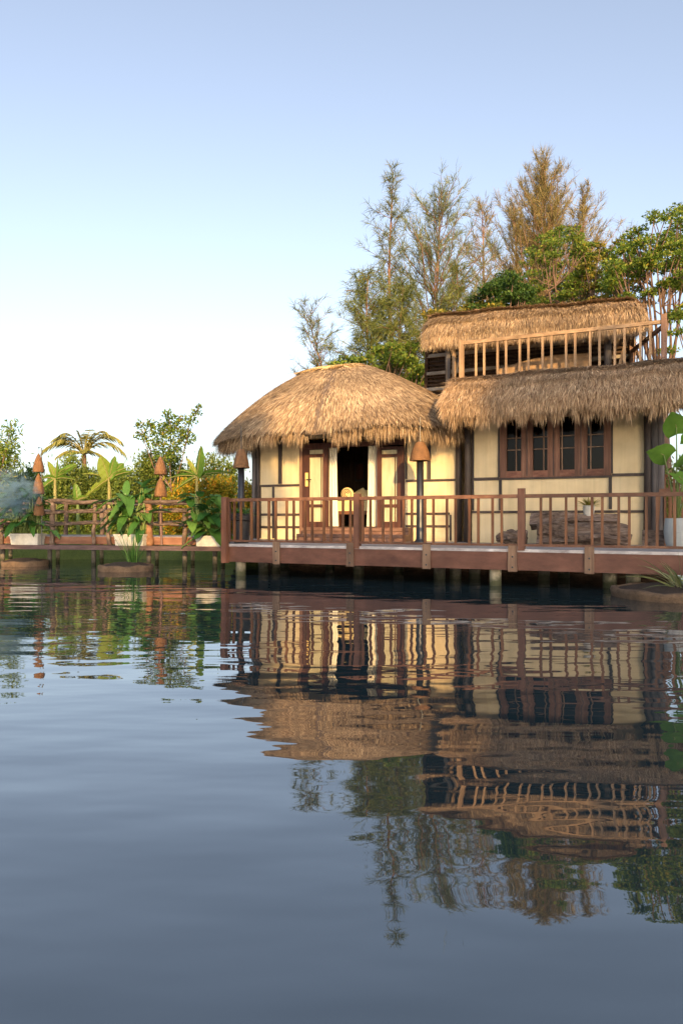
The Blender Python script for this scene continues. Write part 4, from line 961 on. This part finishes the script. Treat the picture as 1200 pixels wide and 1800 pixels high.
def scatter(x0, x1, y0, y1, n_, r0, r1, f=None):
    out = []
    while len(out) < n_:
        x, y = random.uniform(x0,x1), random.uniform(y0,y1)
        if f is None or f(x, y): out.append((x, y, random.uniform(r0,r1)))
    return out
G = 'layered broadleaf trees behind the house'
crown_tree('broadleaf_tree', (4.6, 19.6, .55), layered(scatter(832,930,474,545,40,12,22, lambda x,y: y > 478+abs(x-888)*.9), 19.6, 1.7), 'dense dark green rounded tree peeping over the middle of the upper roof', 'broad_dark', group=G, flat=.32)
crown_tree('broadleaf_tree', (7.2, 22.5, .55), layered(scatter(915,1100,378,545,95,9,22, lambda x,y: y > 385+abs(x-995)*.75), 22.5, 1.3, 1.8), 'layered green tree in front of the biggest golden casuarina', 'broad', group=G, flat=.22, fork=.6)
crown_tree('broadleaf_tree', (9.3, 19.5, .55), layered(scatter(1065,1240,350,535,110,9,24, lambda x,y: y > 350+max(0,1180-x)*.72 and y < 540-max(0,x-1110)*.35), 19.5, 1.1, 1.8), 'spreading flat layered tree at the right edge of the picture', 'broad', group=G, flat=.22, fork=.5, trunk_r=.16)
crown_tree('broadleaf_tree', (8.6, 21.5, .55), layered(scatter(1010,1120,425,545,45,8,18), 21.5, 1.1, 1.6), 'small yellowish layered tree over the right end of the upper roof', 'broad_y', group=G, flat=.16, fork=.6, trunk_r=.08)
crown_tree('broadleaf_tree', (9.9, 17.5, .55), layered(scatter(1168,1240,520,690,16,12,26), 17.5, .8), 'thin low branches of green leaves right of the stair post', 'broad', group=G, flat=.16, fork=.6, trunk_r=.06)
crown_tree('broadleaf_tree', (1.9, 20.3, .55), layered(scatter(592,755,600,690,48,10,22, lambda x,y: y > 602+abs(x-720)*.22), 20.3, 1.6), 'leafy green tree filling the space between the two roofs', 'broad', group=G, flat=.3)
crown_tree('broadleaf_tree', (3.4, 19.2, .55), layered(scatter(745,870,535,560,14,12,20, lambda x,y: abs(y-(566-(x-745)*.17)) < 14), 19.2, 1.6), 'low yellow green foliage along the top left of the upper roof', 'broad_y', group=G, flat=.4)
# left side
crown_tree('small_tree', (-5.35, 21.5, .55), layered([(300,745,20),(285,760,22),(318,758,20),(265,748,14),(250,765,14),(335,740,12),(345,725,9),(296,728,10),(330,770,18),(305,785,22),(275,782,18),(290,805,18),(245,745,9),(350,715,6),(318,735,10)], 21.5, 1.7, .5), 'round leafy young tree with spiky shoots above the two shade lamp', 'broad', (.07,.13), (.045,.08), flat=.75, horiz=.9, trunk_r=.05)
def shoot_tree(px, ys, Y, label, n_=9, seed=3):
    rs = np.random.default_rng(seed); b_ = Vector(((px-600)/1200*Y, Y, .55)); r_ = thing('bamboo_clump', b_, label, 'tree'); tb = MB(); Ps = []; Ds = []
    for i in range(n_):
        tip = Vector(W(px+rs.uniform(-50,42), rs.uniform(*ys), Y)); tip.y += rs.uniform(-.6,.6); mid = b_.lerp(tip,.55); mid.x = b_.x*.75+tip.x*.25
        pts = [b_.lerp(mid, q*2) if q < .5 else mid.lerp(tip, q*2-1) for q in np.linspace(0,1,9)]; tb.tube(pts, list(np.linspace(.03,.006,9)), 5, cap=False)
        for q in rs.uniform(.2,1,300):
            a = min(int(q*8),7); c_ = pts[a].lerp(pts[a+1], q*8-a); Ps.append(np.array(c_)+rs.normal(0,.13,3)); Ds.append(rs.normal(0,1,3)+np.array([0,0,.3]))
    P = np.array(Ps); D = nrm(np.array(Ds)); k = len(P); V, I, Ln = rhombs(P, D, sides(D), rs.uniform(.12,.26,k), rs.uniform(.03,.06,k))
    tb.build('stem', 'bark', r_, True); link('foliage', V, I, 'broad', r_, lens=Ln)
shoot_tree(-2, (735,800), 21, 'bamboo like leafy shoots at the left edge rising above the smoke', 14)
# hedge and shrubs
def shrub(name, x0, x1, ytop, Y, label, mat, k=9000, seed=1, cat='shrub', L=(.06,.12), thick=1.2):
    rs = np.random.default_rng(seed); xa, xb = W(x0,0,Y)[0], W(x1,0,Y)[0]; zt = W(0,ytop,Y)[2]
    r_ = thing(name, ((xa+xb)/2, Y, .55), label, cat); n_ = max(4, int((xb-xa)*2.2)); Vs = []; tb = MB()
    for i in range(n_):
        cx = xa+(xb-xa)*(i+.5)/n_+rs.normal(0,.1); e = 1-abs((i+.5)/n_*2-1)**4*.35; hz_ = (zt-.55)*e*rs.uniform(.8,1.03)
        tb.tube([(cx,Y,.5),(cx+.05,Y,.55+hz_*.7)], [.03,.012], 5)
        kk_ = k//n_; d_ = rdir(kk_); rr2 = rs.random((kk_,1))**.3; P = np.array([[cx, Y, .55+hz_*.5]])+d_*rr2*np.array([[.42*rs.uniform(.8,1.2), thick*.5, hz_*.55]])+rs.normal(0,.06,(kk_,3))
        D = nrm(rs.normal(size=(kk_,3))+d_*.6+np.array([[0,0,.4]])); Vs.append(rhombs(P, D, sides(D), rs.uniform(L[0],L[1],kk_), rs.uniform(L[0]*.6,L[1]*.6,kk_)))
        m_ = 60; P = np.array([[cx,Y,.55+hz_*.95]])+rs.normal(0,1,(m_,3))*np.array([[.3,.3,.12]]); D = nrm(rs.normal(0,.4,(m_,3))+np.array([[0,0,1]])); Vs.append(rhombs(P, D, sides(D), rs.uniform(.1,.25,m_), rs.uniform(.03,.06,m_)))
    V, I, Ln = merge(Vs); V[:,2] = np.maximum(V[:,2], .5); tb.build('stem','bark',r_); link('foliage', V, I, mat, r_, lens=Ln)
shrub('hedge', 300, 440, 826, 21.5, 'golden orange leaved hedge behind the banana plant nearest the hut', 'hedge_gold', 20000, 31, 'hedge')
shrub('hedge', 205, 330, 800, 23, 'olive green hedge behind the two shade lamp', 'shrub', 26000, 32, 'hedge')
shrub('hedge', 90, 220, 806, 23.3, 'olive hedge beneath the coconut palm', 'shrub', 26000, 33, 'hedge')
shrub('hedge', -60, 100, 816, 23, 'dark green hedge at the far left behind the smoke', 'broad_dark', 24000, 34, 'hedge')
shrub('hedge', 330, 420, 794, 24.5, 'dark green hedge rising behind the golden one, next to the hut roof', 'shrub', 12000, 35, 'hedge')
shrub('hedge', 1120, 1330, 790, 19.5, 'green shrubs on the bank right of the house corner', 'shrub', 12000, 36, 'hedge')
# coconut palm
def palm(px, py, Y, zb, label, nf=26, L=1.75, seed=4):
    rs = np.random.default_rng(seed); c = Vector(W(px,py,Y)); r_ = thing('coconut_palm', (c.x, Y, zb), label, 'palm tree'); Vs = []
    MB().tube([(c.x,Y,zb),(c.x+.04,Y,(zb+c.z)/2),(c.x,Y,c.z)], [.13,.1,.09], 8).build('trunk','bark',r_,True); rb = MB()
    tips = [(150,752,.2),(138,757,.5),(165,760,.5),(186,759,.9),(211,776,1.0),(214,796,1.0),(120,768,.9),(95,776,1.0),(86,797,.9),(105,805,.7),(182,806,.7),(150,765,.4),(128,800,.6),(168,795,.5),(200,768,.9),(108,782,.8)]
    for (tx, ty, ar) in tips:
        tip = Vector(W(tx, ty, Y)); tip.y += rs.uniform(-.7,.5); Lf = (tip-c).length*1.15
        pts = [np.array(c.lerp(tip, q))+np.array([0,0,1])*ar*Lf*.85*q*(1-q)*1.3 for q in np.linspace(0,1,10)]; rb.tube([tuple(p) for p in pts], list(np.linspace(.028,.006,10)), 5, cap=False)
        k = 80; q = rs.uniform(.15,1,k); a = np.minimum((q*9).astype(int),8); fr2 = (q*9-a)[:,None]; PA = np.array(pts); P = PA[a]*(1-fr2)+PA[a+1]*fr2; T = nrm(PA[a+1]-PA[a]); sg = np.where(np.arange(k)%2, 1, -1)[:,None]
        sd = nrm(np.cross(T, np.array([[0,0,1.0]]))); D = nrm(T*.5+sd*sg*.8+np.array([[0,0,-.25]])); Lq = .5*np.sin(np.clip(q,.1,1)*math.pi*.8+.3)*Lf/1.6+.08
        Vs.append(blades(P, D, nrm(np.cross(D, sd*0+np.array([[0,0,1.0]])+rs.normal(0,.4,(k,3)))), Lq, np.full(k,.035), np.stack([0*q,0*q,-.22*Lq],1)))
    V, I, Ln = merge(Vs); rb.build('frond_rib','stem_y',r_); link('fronds', V, I, 'palm', r_, lens=Ln)
palm(148, 800, 24.5, .55, 'coconut palm with yellow green feathery fronds above the olive hedge')
# banana plants
def banana(px, pyc, Y, leaves, label, mats='banana', stem='stem_y', rst=.055):
    c = Vector(W(px,pyc,Y)); r_ = thing('banana_plant', (c.x+.03, Y, .55), label, 'banana plant', 'banana plants on the bank')
    MB().tube([(c.x+.03,Y,.5),(c.x+.01,Y,(c.z+.5)/2),(c.x,Y,c.z)], [rst*1.2,rst,rst*.6], 10).build('stem', stem, r_, True)
    rz_ = random.Random(px); leaves = list(leaves)+[(px+rz_.choice([-1,1])*rz_.uniform(14,38), pyc+rz_.uniform(-28,26), rz_.uniform(.14,.24), rz_.uniform(.2,.45), .45, 'banana') for _ in range(4)]
    for (tx, ty, wd, dp, torn, mt) in leaves:       # tip pixel
        tip = Vector(W(tx,ty,Y)); v = tip-c; L = v.length; v2 = v+Vector((0,0,dp*.9*L))-Vector((v.x,0,0)).normalized()*dp*.2*L if abs(v.x) > .05 else v
        v2.y += random.uniform(-.25,.05)*L
        mb = MB(); el_ = abs(v.z)/max(L,.01); sg = 1 if v.x > 0 else -1
        pts = strip_leaf(c, v2, L, wd, dp, mb, torn=torn, twist=sg*-(R(30)+R(55)*el_*(1 if v.z > 0 else .6))); lf = mb.build('leaf', mt, r_, True)
        MB().tube([tuple(p+Vector((0,-.008,.004))) for p in pts], list(np.linspace(.014,.004,len(pts))), 5, cap=False).build('midrib', 'stem_y', lf)
banana(97, 842, 19.3, [(83,808,.22,.1,0,'banana_y'),(106,806,.17,.05,0,'banana'),(140,812,.2,.25,0,'banana'),(132,845,.18,.35,0,'banana'),(78,838,.18,.3,0,'banana')], 'slender banana plant right of the three shade lamp')
banana(192, 842, 19.4, [(180,800,.42,.05,.0,'banana_y'),(146,833,.2,.3,.5,'banana_y'),(160,872,.26,.35,.4,'banana_y'),(238,828,.2,.3,0,'banana'),(200,872,.16,.3,.2,'banana_y'),(220,810,.3,.2,0,'banana'),(205,800,.3,.05,0,'banana')], 'banana plant with yellowing torn leaves behind the log fence')
banana(346, 838, 19.2, [(357,781,.46,.04,.0,'banana'),(300,842,.2,.35,.2,'banana'),(406,832,.2,.3,.1,'banana'),(327,800,.16,.15,.2,'banana_y')], 'banana plant with one tall upright leaf beside the golden hedge')
banana(137, 880, 19.0, [(133,848,.2,.05,0,'banana'),(158,872,.16,.3,0,'banana'),(115,876,.14,.3,0,'banana')], 'small young banana plant between the two larger ones', 'banana', 'stem')

# ------------------------------------------------------------------ the opposite bank, behind the photographer
tag(MB().add([(-900,-17,-.3),(900,-17,-.3),(900,-19,.6),(-900,-19,.6),(900,-900,.8),(-900,-900,.8)], [(0,1,2,3),(3,2,4,5)][::1]).build('ground', 'ground'), kind='structure')
def far_tree(x, pads, label):
    cl_ = []
    for (cx, cz, rad, k) in pads: cl_.append(((cx, -25+random.uniform(-1.5,1.5), cz), rad, k))
    crown_tree('shade_tree', (x, -25, .6), cl_, label, 'broad_dark', (.22,.38), (.16,.26), flat=.75, horiz=.9, trunk_r=.2, group='trees on the opposite bank', twigs=False)
def pads(x0, x1, z0, z1, n_, r0, r1, k): return [(random.uniform(x0+r0,x1-r0), random.uniform(z0+r0*.7,z1-r0*.7), random.uniform(r0,r1), k) for _ in range(n_)]
far_tree(11.5, pads(8.4, 14.5, 7.8, 13.9, 60, .8, 1.2, 420), 'broad tree on the opposite bank directly across from the two storey house')
far_tree(19, pads(14, 24, 6, 16, 50, 1.1, 1.7, 420), 'widest tree on the opposite bank at its far right end')
far_tree(4.2, pads(3.0, 5.4, 11.3, 14.0, 12, .55, .8, 300)+pads(2.0, 8.6, 6.0, 10.7, 34, .8, 1.2, 380), 'tree with a gap in its crown on the opposite bank across from the hut')
far_tree(-1, pads(-4, 2.4, 6.0, 11.6, 18, .8, 1.3, 260), 'airy tree on the opposite bank directly behind the photographer')
far_tree(-9, pads(-14, -4.5, 6.0, 11.5, 26, 1.0, 1.6, 300), 'tree on the opposite bank across from the boardwalk')

# ------------------------------------------------------------------ smoke
m = bpy.data.materials.new('smoke'); m.use_nodes = True; n = m.node_tree; n.nodes.clear()
out_ = n.nodes.new('ShaderNodeOutputMaterial'); pv = n.nodes.new('ShaderNodeVolumePrincipled'); pv.inputs['Color'].default_value = (.50,.78,.95,1); pv.inputs['Anisotropy'].default_value = .1
tc = n.nodes.new('ShaderNodeTexCoord'); 
ln_ = n.nodes.new('ShaderNodeVectorMath'); ln_.operation = 'LENGTH'; n.links.new(tc.outputs['Object'], ln_.inputs[0])
fall = n.nodes.new('ShaderNodeMapRange'); fall.inputs['From Min'].default_value = 1.0; fall.inputs['From Max'].default_value = .35; n.links.new(ln_.outputs['Value'], fall.inputs[0])
mp = n.nodes.new('ShaderNodeMapping'); mp.inputs['Scale'].default_value = (1.0,1.0,1.7); mp.inputs['Rotation'].default_value = (0,.5,0); n.links.new(tc.outputs['Object'], mp.inputs[0])
nz = noise(n, mp.outputs[0], 2.1, 5, .65); n.nodes[-1].inputs['Distortion'].default_value = 1.6
mr = n.nodes.new('ShaderNodeMapRange'); mr.inputs['From Min'].default_value = .46; mr.inputs['From Max'].default_value = .72; mr.inputs['To Max'].default_value = 15; n.links.new(nz, mr.inputs[0])
mm = n.nodes.new('ShaderNodeMath'); mm.operation = 'MULTIPLY'; n.links.new(mr.outputs[0], mm.inputs[0]); n.links.new(fall.outputs[0], mm.inputs[1])
n.links.new(mm.outputs[0], pv.inputs['Density']); n.links.new(pv.outputs[0], out_.inputs['Volume']); M['smoke'] = m
sm = MB().lathe((0,0,0), [(math.sin(a)*1.0+.001, -math.cos(a)) for a in np.linspace(0, math.pi, 12)], 20).build('smoke', 'smoke')
sm.location = W(12, 868, 15.4); sm.scale = (.85,.35,.62); tag(sm, 'drifting pale blue smoke at the left edge over the boardwalk', 'smoke', kind='stuff')

for o in list(bpy.data.objects):
    if '_o' in o: del o['_o']
